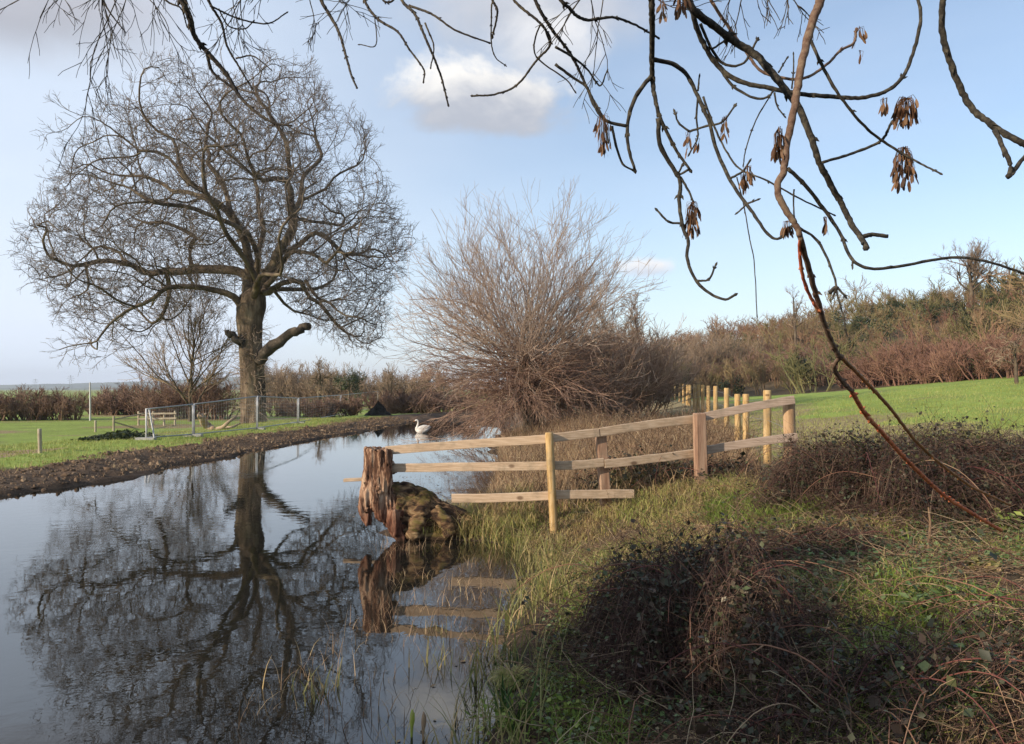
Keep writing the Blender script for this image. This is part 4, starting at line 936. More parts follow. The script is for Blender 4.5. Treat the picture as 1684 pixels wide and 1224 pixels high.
remeshed('root', [[(650, 838, 9.95, 34), (684, 840, 10.0, 30), (712, 848, 10.0, 27), (745, 857, 10.02, 23), (785, 868, 10.05, 18), (835, 880, 10.12, 12)],
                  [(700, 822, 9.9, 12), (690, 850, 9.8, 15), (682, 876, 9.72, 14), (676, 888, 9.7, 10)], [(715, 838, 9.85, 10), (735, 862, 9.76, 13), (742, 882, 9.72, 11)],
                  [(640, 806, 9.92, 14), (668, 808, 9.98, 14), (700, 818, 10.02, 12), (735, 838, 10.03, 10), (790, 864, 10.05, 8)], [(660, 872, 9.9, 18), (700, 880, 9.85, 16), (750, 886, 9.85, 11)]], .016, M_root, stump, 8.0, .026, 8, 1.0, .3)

# ================================================================== SWAN
sp = P(684.5, 712, 33.5); sp[2] = 0
swan = empty('swan', sp, 'white swan swimming to the left on the far water', 'swan')
def loft(mb, path, sides=14):
    p = np.array([(a, 0, b_) for a, b_, _, _ in path]); ry = np.array([q[2] for q in path]); rz = np.array([q[3] for q in path]); n = len(path) * 4
    pts, a = spline(p, n, ry); _, b_ = spline(p, n, rz); t = np.gradient(pts, axis=0); t = unit(t); nn = np.stack([-t[:, 2], 0 * t[:, 0], t[:, 0]], 1); ang = np.linspace(0, 2 * math.pi, sides, endpoint=False)
    V = pts[:, None] + a[:, None, None] * np.sin(ang)[None, :, None] * np.array([0, 1.0, 0]) + b_[:, None, None] * np.cos(ang)[None, :, None] * nn[:, None]
    ix = np.arange(n * sides).reshape(n, sides); nx_ = np.roll(ix, -1, 1); mb.add(V, [np.stack([ix[:-1], nx_[:-1], nx_[1:], ix[1:]], -1).reshape(-1, 4), ix[:1, ::-1], ix[-1:]])
m = MB(); loft(m, [(.64, .27, .015, .008), (.54, .19, .08, .045), (.42, .13, .15, .12), (.28, .11, .185, .16), (.14, .12, .16, .16), (.05, .17, .09, .11), (.045, .27, .05, .055), (.075, .38, .038, .04), (.085, .47, .034, .035), (.06, .535, .034, .034), (.01, .55, .04, .04), (-.035, .535, .03, .03), (-.06, .523, .02, .02)])
m.build('body', M_swan, swan, origin=(0, 0, 0))
for s in (-1, 1):
    m = MB(); loft(m, [(.10, .16, .02, .03), (.18, .20, .05, .10), (.34, .23, .06, .12), (.48, .25, .045, .08), (.58, .30, .02, .025)]); V = m.v[0]; V[:, 1] += s * .13 - s * V[:, 0] * .12; m.build('wing', M_swan, swan, origin=(0, 0, 0))
m = MB(); loft(m, [(-.055, .524, .018, .018), (-.09, .505, .014, .012), (-.125, .486, .008, .005)], 8); m.build('beak', M_beak, swan, origin=(0, 0, 0))

# ================================================================== NEAR AND FAR GROUND COVER
rng = np.random.default_rng(80)
def scatter(n, x0, x1, y0, y1, cond=None):
    x = rng.uniform(x0, x1, n); y = rng.uniform(y0, y1, n); s = sdist(x, y); k = np.ones(n, bool) if cond is None else cond(x, y, s)
    x, y = x[k], y[k]; return np.stack([x, y, gz(x, y) - .01], 1)
def px_of(x, y): return 842 + F * x / np.maximum(y, .1)
# mud clods of the dug bank
ico = np.array([(0, .53, .85), (0, -.53, .85), (0, .53, -.85), (0, -.53, -.85), (.53, .85, 0), (-.53, .85, 0), (.53, -.85, 0), (-.53, -.85, 0), (.85, 0, .53), (-.85, 0, .53), (.85, 0, -.53), (-.85, 0, -.53)])
icf = np.array([(0, 1, 8), (0, 9, 1), (0, 8, 4), (0, 4, 5), (0, 5, 9), (1, 7, 6), (1, 6, 8), (1, 9, 7), (2, 3, 11), (2, 10, 3), (2, 11, 5), (2, 5, 4), (2, 4, 10), (3, 6, 7), (3, 10, 6), (3, 7, 11), (4, 8, 10), (5, 11, 9), (6, 10, 8), (7, 9, 11)])
p = scatter(40000, -13, -5.5, 11, 46, lambda x, y, s: (s > -.08) & (s < 2.3 + .5 * np.sin(y)) & (x < -5))
n = len(p); s = rng.gamma(1.2, .011, n) + .010; V = ico[None] * s[:, None, None] * rng.uniform(.5, 1.2, (n, 1, 3)) * rng.uniform(.75, 1.25, (n, 12, 1)) + p[:, None] + np.stack([0 * s, 0 * s, s * .2], 1)[:, None]
m = MB(); m.add(V, (icf[None] + (np.arange(n) * 12)[:, None, None]).reshape(-1, 3)); tag(m.build('soil_clods', M_clod, smooth=False), 'crumbled brown soil clods all along the freshly dug far bank', 'soil', kind='stuff')
m = MB(); p = scatter(9000, -13, -5.5, 11, 46, lambda x, y, s: (s > .1) & (s < 2.6) & (x < -5) & (vnoise(x, y, .9, 51) > .45)); blades(m, p, rng.uniform(.06, .28, len(p)), rng.uniform(.006, .012, len(p)), rng.uniform(.5, 1.5, len(p)), rng, 3, .8)
p = scatter(5200, -13, -5.5, 11, 46, lambda x, y, s: (np.abs(s - 1.7 - .7 * vnoise(x, y, .8, 52)) < .45) & (x < -5) & (vnoise(x, y, 1.2, 53) > .5)); blades(m, p, rng.uniform(.12, .32, len(p)), .012, rng.uniform(.3, 1.2, len(p)), rng, 3, .8)
tag(m.build('straw_wisps', M_reed), 'wisps of dead grass caught in the mud of the far bank', 'grass', kind='stuff')
# short meadow grass
m = MB(); p = scatter(42000, -18, -6, 12, 46, lambda x, y, s: (s > 1.3 + 1.1 * vnoise(x, y, .8, 52)) & (s < 9)); blades(m, p, rng.uniform(.04, .13, len(p)), .014, rng.uniform(0, .8, len(p)), rng, 2)
p = scatter(70000, 3.5, 22, 9.5, 34, lambda x, y, s: (x > 4.6 + .8 * np.sin(y * 1.7)) & (x / y < .85) & (rng.uniform(size=len(x)) < (14 / y) ** 1.2)); blades(m, p, rng.uniform(.04, .12, len(p)), .012, rng.uniform(0, .8, len(p)), rng, 2)
tag(m.build('meadow_grass', M_field), 'short green meadow grass on the field and the far bank', 'grass', kind='stuff')
# dry reeds and dead stems behind the rail fence, round the willow foot
m = MB(); p = scatter(60000, -.4, 6.5, 10.2, 30, lambda x, y, s: (s > -.12) & (px_of(x, y) < 1255 - 4.5 * (y - 10)) & (rng.uniform(size=len(x)) < np.clip(1.3 - y / 34, .25, 1)) & (vnoise(x, y, 1.1, 22) > .22))
h = rng.uniform(.2, .62, len(p)) * (.55 + .8 * vnoise(p[:, 0], p[:, 1], .7, 21)) * (1 - .35 * ss(1.5, 4, p[:, 0])); blades(m, p, h, rng.uniform(.006, .014, len(p)), rng.uniform(.05, .8, len(p)), rng, 3, .5)
p = scatter(1100, -.1, 5.5, 10.6, 24, lambda x, y, s: (s > 0) & (px_of(x, y) < 1250 - 4.5 * (y - 10))); q, r = grow(p, np.stack([rng.normal(0, .45, len(p)), rng.normal(0, .45, len(p)), np.ones(len(p))], 1), rng.uniform(.3, .95, len(p)), .006, 5, .14, (0, 0, -.03), rng, .5); dk = MB(); tubes(dk, q, r, 3)
a_, d_, L_, r_ = kids(q, r, 6, .3, 1, .7, .3, .35, rng, .3, .7); q, r = grow(a_, d_, L_, np.maximum(r_, .003), 3, .2, (0, 0, 0), rng, .6); tubes(dk, q, r, 3); tag(dk.build('weed_stems', M_deadstem), 'russet dead weed stems standing among the reeds behind the rail fence', 'stems', kind='stuff')
tag(m.build('dry_reeds', M_reed), 'straw and russet dead reeds filling the bank behind the rail fence', 'reeds', kind='stuff')
# straw and green tussocks on the sunlit bank in front of the fence
m = MB(); p = scatter(30000, -.9, 4.2, 6.8, 11.0, lambda x, y, s: (s > -.05) & (vnoise(x, y, 2.2, 23) > .25))
blades(m, p, rng.uniform(.07, .25, len(p)) * (.6 + .8 * vnoise(p[:, 0], p[:, 1], 1.6, 24)), rng.uniform(.005, .011, len(p)), rng.uniform(.2, 1.0, len(p)), rng, 3, .9)
p = scatter(16000, .5, 7.5, 2.6, 8.0, lambda x, y, s: (s > .2) & (vnoise(x, y, 1.1, 35) > .5)); blades(m, p, rng.uniform(.08, .3, len(p)), rng.uniform(.004, .008, len(p)), rng.uniform(.6, 1.5, len(p)), rng, 3, .9)
p = scatter(2600, -1.2, .3, 9.75, 11.2, lambda x, y, s: s > -.1); p[:, 2] = np.maximum(p[:, 2], .0) + rng.uniform(0, .12, len(p)); blades(m, p, rng.uniform(.12, .4, len(p)), rng.uniform(.005, .009, len(p)), rng.uniform(.2, 1.2, len(p)), rng, 3, .9)
tag(m.build('bank_grass', M_straw), 'straw-yellow grass with green tufts on the sunlit bank before the fence', 'grass', kind='stuff')
m = MB(); p = scatter(9000, .9, 4.0, 7.0, 9.6, lambda x, y, s: vnoise(x, y, 1.4, 25) > .52); blades(m, p, rng.uniform(.06, .2, len(p)), .008, rng.uniform(.1, .8, len(p)), rng, 3, .7)
p = scatter(12000, 2.0, 3.6, 7.1, 9.4, lambda x, y, s: np.hypot((x - 2.75) / .65, (y - 8.25) / .9) < .7 + .5 * vnoise(x, y, 2.0, 33)); blades(m, p, rng.uniform(.12, .30, len(p)), .010, rng.uniform(.1, .9, len(p)), rng, 3, .8)
p = scatter(46000, .2, 6.5, 2.6, 8, lambda x, y, s: (vnoise(x, y, 1.3, 26) > .5) & (s > .2)); blades(m, p, rng.uniform(.05, .20, len(p)), .008, rng.uniform(.1, .9, len(p)), rng, 3, .8)
tag(m.build('green_grass', M_green), 'bright green grass in patches between the straw and the brambles', 'grass', kind='stuff')
# rushes along the near water edge
m = MB(); p = scatter(2600, -.8, 1.0, 3.6, 9.8, lambda x, y, s: (s > -.30) & (s < .30) & (vnoise(x, y, 2.6, 27) > .42)); p[:, 2] = np.maximum(p[:, 2], -.08)
blades(m, p, rng.uniform(.2, .5, len(p)), rng.uniform(.006, .012, len(p)), rng.uniform(.05, .55, len(p)), rng, 4, .6)
tag(m.build('edge_rushes', M_rush), 'green and yellowed rushes lining the near edge of the water', 'rushes', kind='stuff')
m = MB(); p = scatter(1500, -1.6, .3, 3.8, 9.5, lambda x, y, s: (s < -.1) & (s > -1.5) & (vnoise(x, y, 1.7, 28) > .45)); p[:, 2] = -.05
blades(m, p, rng.uniform(.08, .3, len(p)), rng.uniform(.003, .007, len(p)), rng.uniform(.0, .6, len(p)), rng, 4, .7)
tag(m.build('water_reeds', M_reed), 'thin scattered dead reed stalks standing in the shallow near water', 'reeds', kind='stuff')
# clumps in the water, each its own
def clump(name, px, py, n, h, spread, mat, label, cat='rushes', wd=.012, lean=.35, seed=0):
    rng = np.random.default_rng(seed + 300); ky = (CAM_H) / ((py - 640) / F); b0 = P(px, py, ky); b0[2] = 0; m = MB()
    q = np.c_[rng.normal(0, spread, (n, 2)), np.full(n, -.06)]; blades(m, q + b0, h * rng.uniform(.5, 1.1, n), wd * rng.uniform(.6, 1.2, n), rng.uniform(.0, lean, n), rng, 4, .35)
    return tag(m.build(name, mat, origin=b0), label, cat)
clump('rush_clump', 517, 1142, 34, .26, .10, M_rush, 'pale green rush clump out in the water, left of the other clumps', seed=1)
clump('rush_clump', 725, 1096, 26, .24, .09, M_rush, 'thin rush clump in open water left of the russet tussock', seed=2, wd=.008)
clump('rush_clump', 715, 1038, 18, .22, .05, M_rush, 'sparse rush clump just below the reflection of the rails', seed=3, wd=.008)
clump('rush_clump', 832, 1092, 22, .24, .05, M_flag, 'small dark green sprout behind the russet tussock', seed=4)
clump('flag_leaves', 846, 1196, 30, .38, .07, M_flag, 'fan of dark green sword leaves at the water edge, bottom middle', 'iris', wd=.026, lean=.4, seed=5)
tb = P(841, 1122, CAM_H / (482 / F)); tb[2] = 0; rng = np.random.default_rng(81); m = MB(); n = 700; a = rng.uniform(0, 6.28, n)
blades(m, np.c_[np.cos(a) * .04, np.sin(a) * .04, np.full(n, .0)] + tb, rng.uniform(.08, .2, n), .006, rng.uniform(.3, 1.5, n), rng, 4, 1.3, az=a); tag(m.build('tussock', M_straw, origin=tb), 'round russet and yellow grass tussock standing in the water', 'tussock')
for px, py, mt, lab in ((677, 1212, M_bud, 'yellow-green sheathed bud poking out of the water, bottom'), (696, 1216, M_tan, 'tan papery shoot beside the yellow-green bud')):
    d = CAM_H / ((py - 640) / F); b0 = P(px, py, d); b0[2] = 0; m = MB(); tubes(m, np.array([b0 - (0, 0, .05), b0 + (0, 0, .05), b0 + (.003, 0, .09), b0 + (.004, 0, .125), b0 + (.002, 0, .15)]), np.array([.004, .008, .014, .012, .002]), 8); tag(m.build('shoot', mt, origin=b0), lab, 'shoot')
m = MB(); rng = np.random.default_rng(82); x = rng.uniform(-2.6, .2, 700); y = rng.uniform(11.5, 19, 700); k = (sdist(x, y) < -.05) & (vnoise(x, y, .8, 30) > .5); q = np.stack([x, y, np.full(700, .006)], 1)[k]
x = rng.uniform(-1.2, .3, 90); y = rng.uniform(4.2, 9, 90); k = (sdist(x, y) < -.02) & (sdist(x, y) > -.5); q = np.concatenate([q, np.stack([x, y, np.full(90, .006)], 1)[k]]); leaves(m, q, rng.uniform(.015, .05, len(q)), rng, flat=6); tag(m.build('floating_leaves', M_litter), 'dead leaves and bits floating on the water', 'leaves', kind='stuff')

# ---- brambles
def bramble(name, x, y, a, b_, h, nst, nlf, seed, label, leafm=M_bramleaf, stm=M_bramstem, lsz=.034, zb=None):
    rng = np.random.default_rng(seed); z0 = float(gz(x, y, False)); o = empty(name, (x, y, z0), label, 'bramble'); m = MB()
    def edge(an): return 1 + .24 * np.sin(an * 2 + seed) + .17 * np.sin(an * 5 + seed * 2.3) + .07 * np.sin(an * 11 + seed)
    def hf(lx, ly):
        qq = np.hypot(lx / a, ly / b_) / edge(np.arctan2(ly / b_, lx / a)); return h * np.clip(1 - qq ** 2.2, 0, 1) ** .6 * (.25 + 1.0 * vnoise(lx, ly, 2.2, seed) + .5 * vnoise(lx, ly, 6, seed + 1))
    q = np.sqrt(rng.uniform(0, 1, nst)); an = rng.uniform(0, 6.28, nst); q = q * edge(an); px_, py_ = q * np.cos(an) * a * .97, q * np.sin(an) * b_ * .97
    zt = gz(px_ + x, py_ + y, False) - z0; dome = hf(px_, py_)
    st = np.stack([px_, py_, zt + dome * rng.uniform(.15, .98, nst)], 1); d = np.stack([np.cos(an) * .6 + rng.normal(0, .8, nst), np.sin(an) * .6 + rng.normal(0, .8, nst), rng.uniform(.1, 1.1, nst)], 1)
    p, r = grow(st, d, rng.uniform(.2, .75, nst) * (.5 + h) * np.where(rng.uniform(size=nst) < .06, 1.8, 1), rng.uniform(.0014, .0032, nst), 9, .2, (0, 0, -.08), rng, .45)
    rx, ry = p[..., 0] + x, p[..., 1] + y; g0 = gz(rx.ravel(), ry.ravel(), False).reshape(rx.shape) - z0
    cap_ = g0 + hf(p[..., 0], p[..., 1]) * 1.1 + .03 + .26 * rng.uniform(0, 1, (nst, 1)) ** 3
    p[..., 2] = np.clip(p[..., 2], g0 + .01, cap_); tubes(m, p, r, 4)
    sx, dx, Lx, rx_ = kids(p, r, 4, .1, .95, .9, .35, .4, rng, .3, .7); k1, kr = grow(sx, dx, Lx, np.maximum(rx_, .0013), 3, .2, (0, 0, 0), rng, .5); tubes(m, k1, kr, 3)
    m.build('stems', stm, o, origin=(0, 0, 0))
    cn = MB(); k_ = int(14 + 22 * a); an = rng.uniform(0, 6.28, k_); q = rng.uniform(.1, .9, k_); cx, cy = q * np.cos(an) * a, q * np.sin(an) * b_; st = np.stack([cx, cy, gz(cx + x, cy + y, False) - z0 + hf(cx, cy) * .7], 1); a2 = an + rng.normal(0, .9, k_)
    cp, cr = grow(st, np.stack([np.cos(a2) * .8, np.sin(a2) * .8, rng.uniform(.35, 1.0, k_)], 1), rng.uniform(.5, 1.25, k_), rng.uniform(.0028, .0048, k_), 14, .07, (0, 0, -.14), rng, .45)
    gq = gz((cp[..., 0] + x).ravel(), (cp[..., 1] + y).ravel(), False).reshape(cp.shape[:2]) - z0; cp[..., 2] = np.maximum(cp[..., 2], gq + .015); tubes(cn, cp, cr, 6)
    sx, dx, Lx, rx_ = kids(cp, cr, 5, .1, .95, 1.0, .2, .12, rng, .2, .6); k1, kr = grow(sx, dx, Lx, np.maximum(rx_, .0012), 3, .15, (0, 0, 0), rng, .5); tubes(cn, k1, kr, 4); cn.build('canes', M_cane, o, origin=(0, 0, 0)); tipl = k1[:, -1]
    lf = MB(); i = rng.integers(0, nst, nlf // 2); j = rng.integers(2, 10, nlf // 2); l1 = p[i, j] + rng.normal(0, .03, (nlf // 2, 3))
    q = rng.uniform(0, 1, nlf // 2) ** .5; an = rng.uniform(0, 6.28, nlf // 2); q = q * edge(an); lx, ly = q * np.cos(an) * a, q * np.sin(an) * b_
    g0 = gz(lx + x, ly + y, False) - z0; l2 = np.stack([lx, ly, g0 + .02 + hf(lx, ly) * rng.uniform(.35, 1.06, nlf // 2)], 1)
    lp = np.concatenate([l1, l2, np.repeat(tipl, 3, 0) + rng.normal(0, .018, (len(tipl) * 3, 3))]); leaves(lf, lp, np.where(rng.uniform(size=len(lp)) < .07, 1.7, 1) * lsz * rng.uniform(.45, 1.3, len(lp)), rng, flat=.4, asp=.7); lf.build('leaves', leafm, o, origin=(0, 0, 0)); return o
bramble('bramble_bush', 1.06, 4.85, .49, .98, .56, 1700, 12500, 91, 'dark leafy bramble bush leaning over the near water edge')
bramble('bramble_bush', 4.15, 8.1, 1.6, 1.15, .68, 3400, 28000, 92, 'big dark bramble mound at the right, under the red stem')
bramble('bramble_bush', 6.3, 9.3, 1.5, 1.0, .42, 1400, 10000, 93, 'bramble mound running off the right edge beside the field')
bramble('bramble_bush', 1.5, 3.3, .8, .5, .16, 500, 2200, 95, 'low leafy bramble along the bottom edge of the near bank')
bramble('bramble_bush', 2.9, 3.6, .6, .5, .16, 350, 1200, 96, 'tangled bramble in the bottom right corner')
bramble('bramble_bush', 2.15, 10.7, 1.1, .45, .30, 350, 2600, 97, 'dark bramble spilling under the rails between the two square posts', lsz=.05)
bramble('bramble_bush', 2.2, 6.5, .75, .45, .14, 500, 2500, 98, 'flat trailing bramble between the two big mounds')
# dead stems, leaf litter and low herbs over the near bank
rng = np.random.default_rng(83); m = MB(); p = scatter(9000, .1, 7.5, 2.6, 8.6, lambda x, y, s: s > .15); n = len(p); an = rng.uniform(0, 6.28, n); p[:, 2] += rng.uniform(.0, .10, n)
q, r = grow(p, np.stack([np.cos(an), np.sin(an), rng.uniform(-.05, .6, n)], 1), rng.uniform(.12, .6, n), rng.uniform(.0014, .004, n), 6, .2, (0, 0, -.08), rng, .5); g0 = gz(q[..., 0].ravel(), q[..., 1].ravel()).reshape(q.shape[:2]); q[..., 2] = np.maximum(q[..., 2], g0 + .008); tubes(m, q, r, 3)
p = scatter(2600, .2, 3.2, 7.0, 11.2, lambda x, y, s: s > .1); n = len(p); an = rng.uniform(0, 6.28, n); q, r = grow(p, np.stack([np.cos(an), np.sin(an), rng.uniform(.2, 1.6, n)], 1), rng.uniform(.1, .45, n), .003, 5, .15, (0, 0, -.1), rng, .5); tubes(m, q, r, 3)
tag(m.build('dead_stems', M_deadstem), 'tangle of dead brown stems lying over the near bank', 'stems', kind='stuff')
m = MB(); p = scatter(30000, .1, 7.0, 2.6, 9.0, lambda x, y, s: (s > .1)); p[:, 2] += rng.uniform(.005, .03, len(p)); leaves(m, p, rng.uniform(.015, .05, len(p)), rng, flat=1.2); tag(m.build('leaf_litter', M_litter), 'brown dead leaves littering the near bank', 'leaves', kind='stuff')
m = MB(); p = scatter(36000, .1, 7.0, 2.6, 8.8, lambda x, y, s: (s > .12) & (vnoise(x, y, 1.5, 31) > .48)); p[:, 2] += rng.uniform(.02, .12, len(p)); leaves(m, p, rng.uniform(.015, .045, len(p)), rng, flat=1.0, asp=.75); tag(m.build('low_herbs', M_ground_leaf), 'low green nettle and ground ivy leaves in patches on the near bank', 'weeds', kind='stuff')
def plant_at(name, px, py, n, size, mat, label, cat, seed, h=.2, sp=.12):
    rng = np.random.default_rng(seed); b0, d = G(px, py); m = MB(); an = rng.uniform(0, 6.28, n); q = np.stack([np.cos(an) * rng.uniform(.02, sp, n), np.sin(an) * rng.uniform(.02, sp, n), rng.uniform(.1, 1, n) * h], 1)
    leaves(m, q + b0, size * rng.uniform(.6, 1.2, n), rng, flat=.9, asp=.55); blades(m, np.repeat(b0[None], n // 3, 0) + rng.normal(0, sp * .25, (n // 3, 3)) * (1, 1, 0), h, .008, rng.uniform(.1, .7, n // 3), rng); return tag(m.build(name, mat, origin=b0), label, cat)
for i_, (px_, py_, lab_) in enumerate(((1240, 1000, 'small green dock rosette beside the right edge of the near bramble bush'), (1520, 1010, 'green dock rosette half-way down the right side of the near bank'), (1400, 1090, 'low green dock plant in the middle of the shaded bank'), (1600, 1120, 'broad-leaved dock plant towards the bottom right corner'))):
    plant_at('dock_plant', px_, py_, 40, .085, M_ground_leaf, lab_, 'plant', 20 + i_, .14, .13)
plant_at('dock_plant', 1668, 880, 46, .10, M_green, 'bright green broad-leaved plant at the right edge below the bramble mound', 'plant', 1, .2, .16)
plant_at('thistle', 1290, 958, 70, .10, M_rush, 'grey-green leafy rosette on the bank between the two bramble mounds', 'plant', 2, .1, .12)
plant_at('thistle', 1620, 945, 70, .11, M_rush, 'grey-green leafy patch near the right edge of the bank', 'plant', 3, .1, .13)
for nq in (plant_at('nettle_patch', 850, 1200, 150, .045, M_green, 'fresh green weeds at the foot of the leaning bramble, bottom of the bank', 'weeds', 4, .12, .3), plant_at('nettle_patch', 960, 1185, 150, .045, M_green, 'patch of small green leaves under the near bramble, bottom middle', 'weeds', 5, .12, .35)): nq['kind'] = 'stuff'
m = MB(); b0, d = G(1526, 905); tubes(m, np.array([P(1526, 906, d), P(1529, 880, d), P(1530, 858, d), P(1527, 835, d)]), np.array([.012, .011, .010, .007]), 7); tubes(m, np.array([P(1530, 862, d), P(1520, 850, d), P(1517, 848, d)]), np.array([.006, .004, .003]), 5); tag(m.build('dead_stalk', M_deadstem, origin=b0), 'upright tan dead stalk in front of the big bramble mound', 'stalk')

# ================================================================== OVERHANGING TREES
rng = np.random.default_rng(90)
def dep(px, py, base, amp): return base + amp * (vnoise(np.array([px]), np.array([py]), .006, 41)[0] - .5) * 2
def conv8(x, y): return 940 + x / 2.2634, y / 2.2634
def conv7(x, y): return 1040 + x / 2.615, 420 + y / 2.615
def convA(x, y): return 60 + x / 2.105, y / 2.105
def twigline(par, pts, base, r0, r1, mat, amp=.25, buds=True, tops=None, d1=None, name='branch', label=None, knob=.10, n=None, taper_p=1.0):
    """pts in photo pixels -> one branch mesh; radii in photo pixels"""
    ds = [dep(x, y, base, amp) for x, y in pts]
    if d1 is not None:
        L = np.concatenate([[0], np.cumsum(np.hypot(*np.diff(np.array(pts), axis=0).T))]); L /= L[-1]; ds = [a * (1 - f) + d1 * f for a, f in zip(ds, L)]
    W = [P(x, y, d) for (x, y), d in zip(pts, ds)]
    rr = [max(.0011, (r0 + (r1 - r0) * (i / (len(pts) - 1)) ** taper_p) * ds[i] / F) for i in range(len(pts))]
    if tops is not None:
        t0 = tops[int(np.argmin(((tops - W[0]) ** 2).sum(1) - 0))]; W = [t0, (t0 * .4 + W[0] * .6) + np.array([0, 0, .12])] + W; rr = [rr[0] * 1.25, rr[0] * 1.1] + rr
    W = np.array(W); ln = np.linalg.norm(np.diff(W, axis=0), axis=1).sum(); n = int(ln / .018) + 8
    q, r = spline(W, n, np.array(rr)); q[1:-1] += rng.normal(0, .0004, (n - 2, 3)) * (r[1:-1, None] / .006 + .5)
    step = int(.055 / .018) + 1; kn = np.arange(n) % (step + 1) == 0; r = r * (1 + rng.normal(0, .025, n)) * np.where(kn, 1 + knob, 1)
    m = MB(); tubes(m, q, r, 8 if r[0] > .006 else 6, cap=True)
    if buds:
        ki = np.nonzero(kn)[0][1:]; t = unit(np.gradient(q, axis=0))
        for i in ki:
            if rng.uniform() < .55:
                v = unit(np.cross(t[i], rng.normal(0, 1, 3))); L = r[i] * rng.uniform(.9, 1.8) + .0022
                for s in (1, -1) if rng.uniform() < .5 else (1,): tubes(m, np.array([q[i], q[i] + (v * s + t[i] * .7) * L * .6, q[i] + (v * s + t[i] * 1.1) * L]), np.array([r[i] * .6 + .0006, r[i] * .5 + .0008, .0006]), 5)
        e = t[-1]; tubes(m, np.array([q[-1], q[-1] + e * .007, q[-1] + e * .014]), np.array([r[-1] * 1.1, r[-1] * 1.35, .0008]), 6)
    o = m.build(name, mat, par)
    if label: o['label'] = label
    return o
# --- ash tree: trunk beside the viewer, limb overhead, branches hanging into view
ash = empty('ash_tree', (2.5, -1.6, float(gz(2.5, -1.6, False))), 'ash tree whose bare budded branches with brown seed bunches hang into the top right', 'tree')
m = MB(); z0 = float(gz(2.5, -1.6, False)); q, r = spline(np.array([(2.5, -1.6, z0 - .2), (2.45, -1.55, 1.6), (2.3, -1.3, 3.2), (2.0, -.6, 4.3), (1.7, .4, 4.75)]), 30, np.array([.3, .24, .2, .16, .11])); tubes(m, q, r, 16); m.build('trunk', M_oaklimb, ash)
lim = [spline(np.array(a), 24) for a in ([(1.7, .4, 4.75), (1.45, 1.2, 4.6), (1.2, 1.9, 4.25), (.7, 2.5, 4.05), (.1, 2.9, 3.95)], [(1.7, .4, 4.75), (1.9, 1.2, 4.5), (1.75, 1.9, 4.0), (1.5, 2.2, 3.7)])]
for a, r0 in zip(lim, (.10, .07)):
    m = MB(); tubes(m, a, np.linspace(r0, .03, 24), 12); m.build('limb', M_oaklimb, ash)
TOP = np.concatenate(lim)
c8 = lambda l: [conv8(*q) for q in l]
A_ = 2.5; B_ = 2.2; C_ = 2.35
twigline(ash, c8([(405, -110), (440, 20), (520, 90), (600, 150), (680, 200), (740, 265), (800, 340), (850, 410), (890, 510), (920, 600), (960, 680), (1000, 750), (1040, 830), (1080, 890), (1095, 920)]), A_, 6.6, 4.3, M_ash, tops=TOP, label='thickest hanging branch ending in a snapped stub')
twigline(ash, c8([(1080, 882), (1120, 874), (1178, 880)]), A_, 4.0, 3.2, M_ash, buds=False)
b2 = c8([(960, -110), (935, -20), (900, 70), (870, 180), (845, 300), (825, 420), (800, 540), (790, 630), (765, 700), (790, 770), (830, 830), (850, 880)])
twigline(ash, b2, B_, 7.6, 5.0, M_ashbrown, amp=.1, buds=False, tops=TOP, label='smooth brown hanging branch', knob=.07)
b2d = dep(*b2[-1], B_, .1)
red0 = [b2[-1]] + c8([(880, 990), (905, 1080)]) + [conv7(790, 170), conv7(830, 310), conv7(880, 420), conv7(893, 435)]
twigline(ash, red0, B_, 4.6, 4.0, M_ashbrown, amp=.1, d1=2.7, knob=.05, label='brown middle length of the drooping stem')
twigline(ash, [b2[-1], conv7(720, 0), conv7(735, 100), conv7(770, 190), conv7(800, 235)], B_, 2.8, 3.0, M_red, amp=.1, d1=2.45, knob=.1, label='red shoot beside the brown stem')
e7 = [conv7(893, 435), conv7(868, 485), conv7(905, 545), conv7(940, 580), conv7(1000, 680), conv7(1080, 770), conv7(1160, 860), conv7(1250, 950), conv7(1350, 1040), (1600, 845), (1645, 872)]
twigline(ash, e7[:4], 2.7, 3.6, 3.8, M_ashbrown, amp=.0, d1=2.95, knob=.05, label='brown elbow joining the drooping stem to the red one')
twigline(ash, e7[3:], 2.95, 3.9, 2.6, M_red, amp=.0, d1=5.6, knob=.08, label='bright orange-red stem reaching down to the bramble mound')
twigline(ash, [conv7(893, 435), conv7(930, 470), conv7(1000, 540), conv7(1110, 660), conv7(1220, 800), conv7(1330, 900), conv7(1450, 990), conv7(1530, 1030), (1660, 830)], 2.7, 3.4, 1.8, M_redbrown, amp=.0, d1=5.2, knob=.14, label='thinner brown-red stem reaching to the bramble mound')
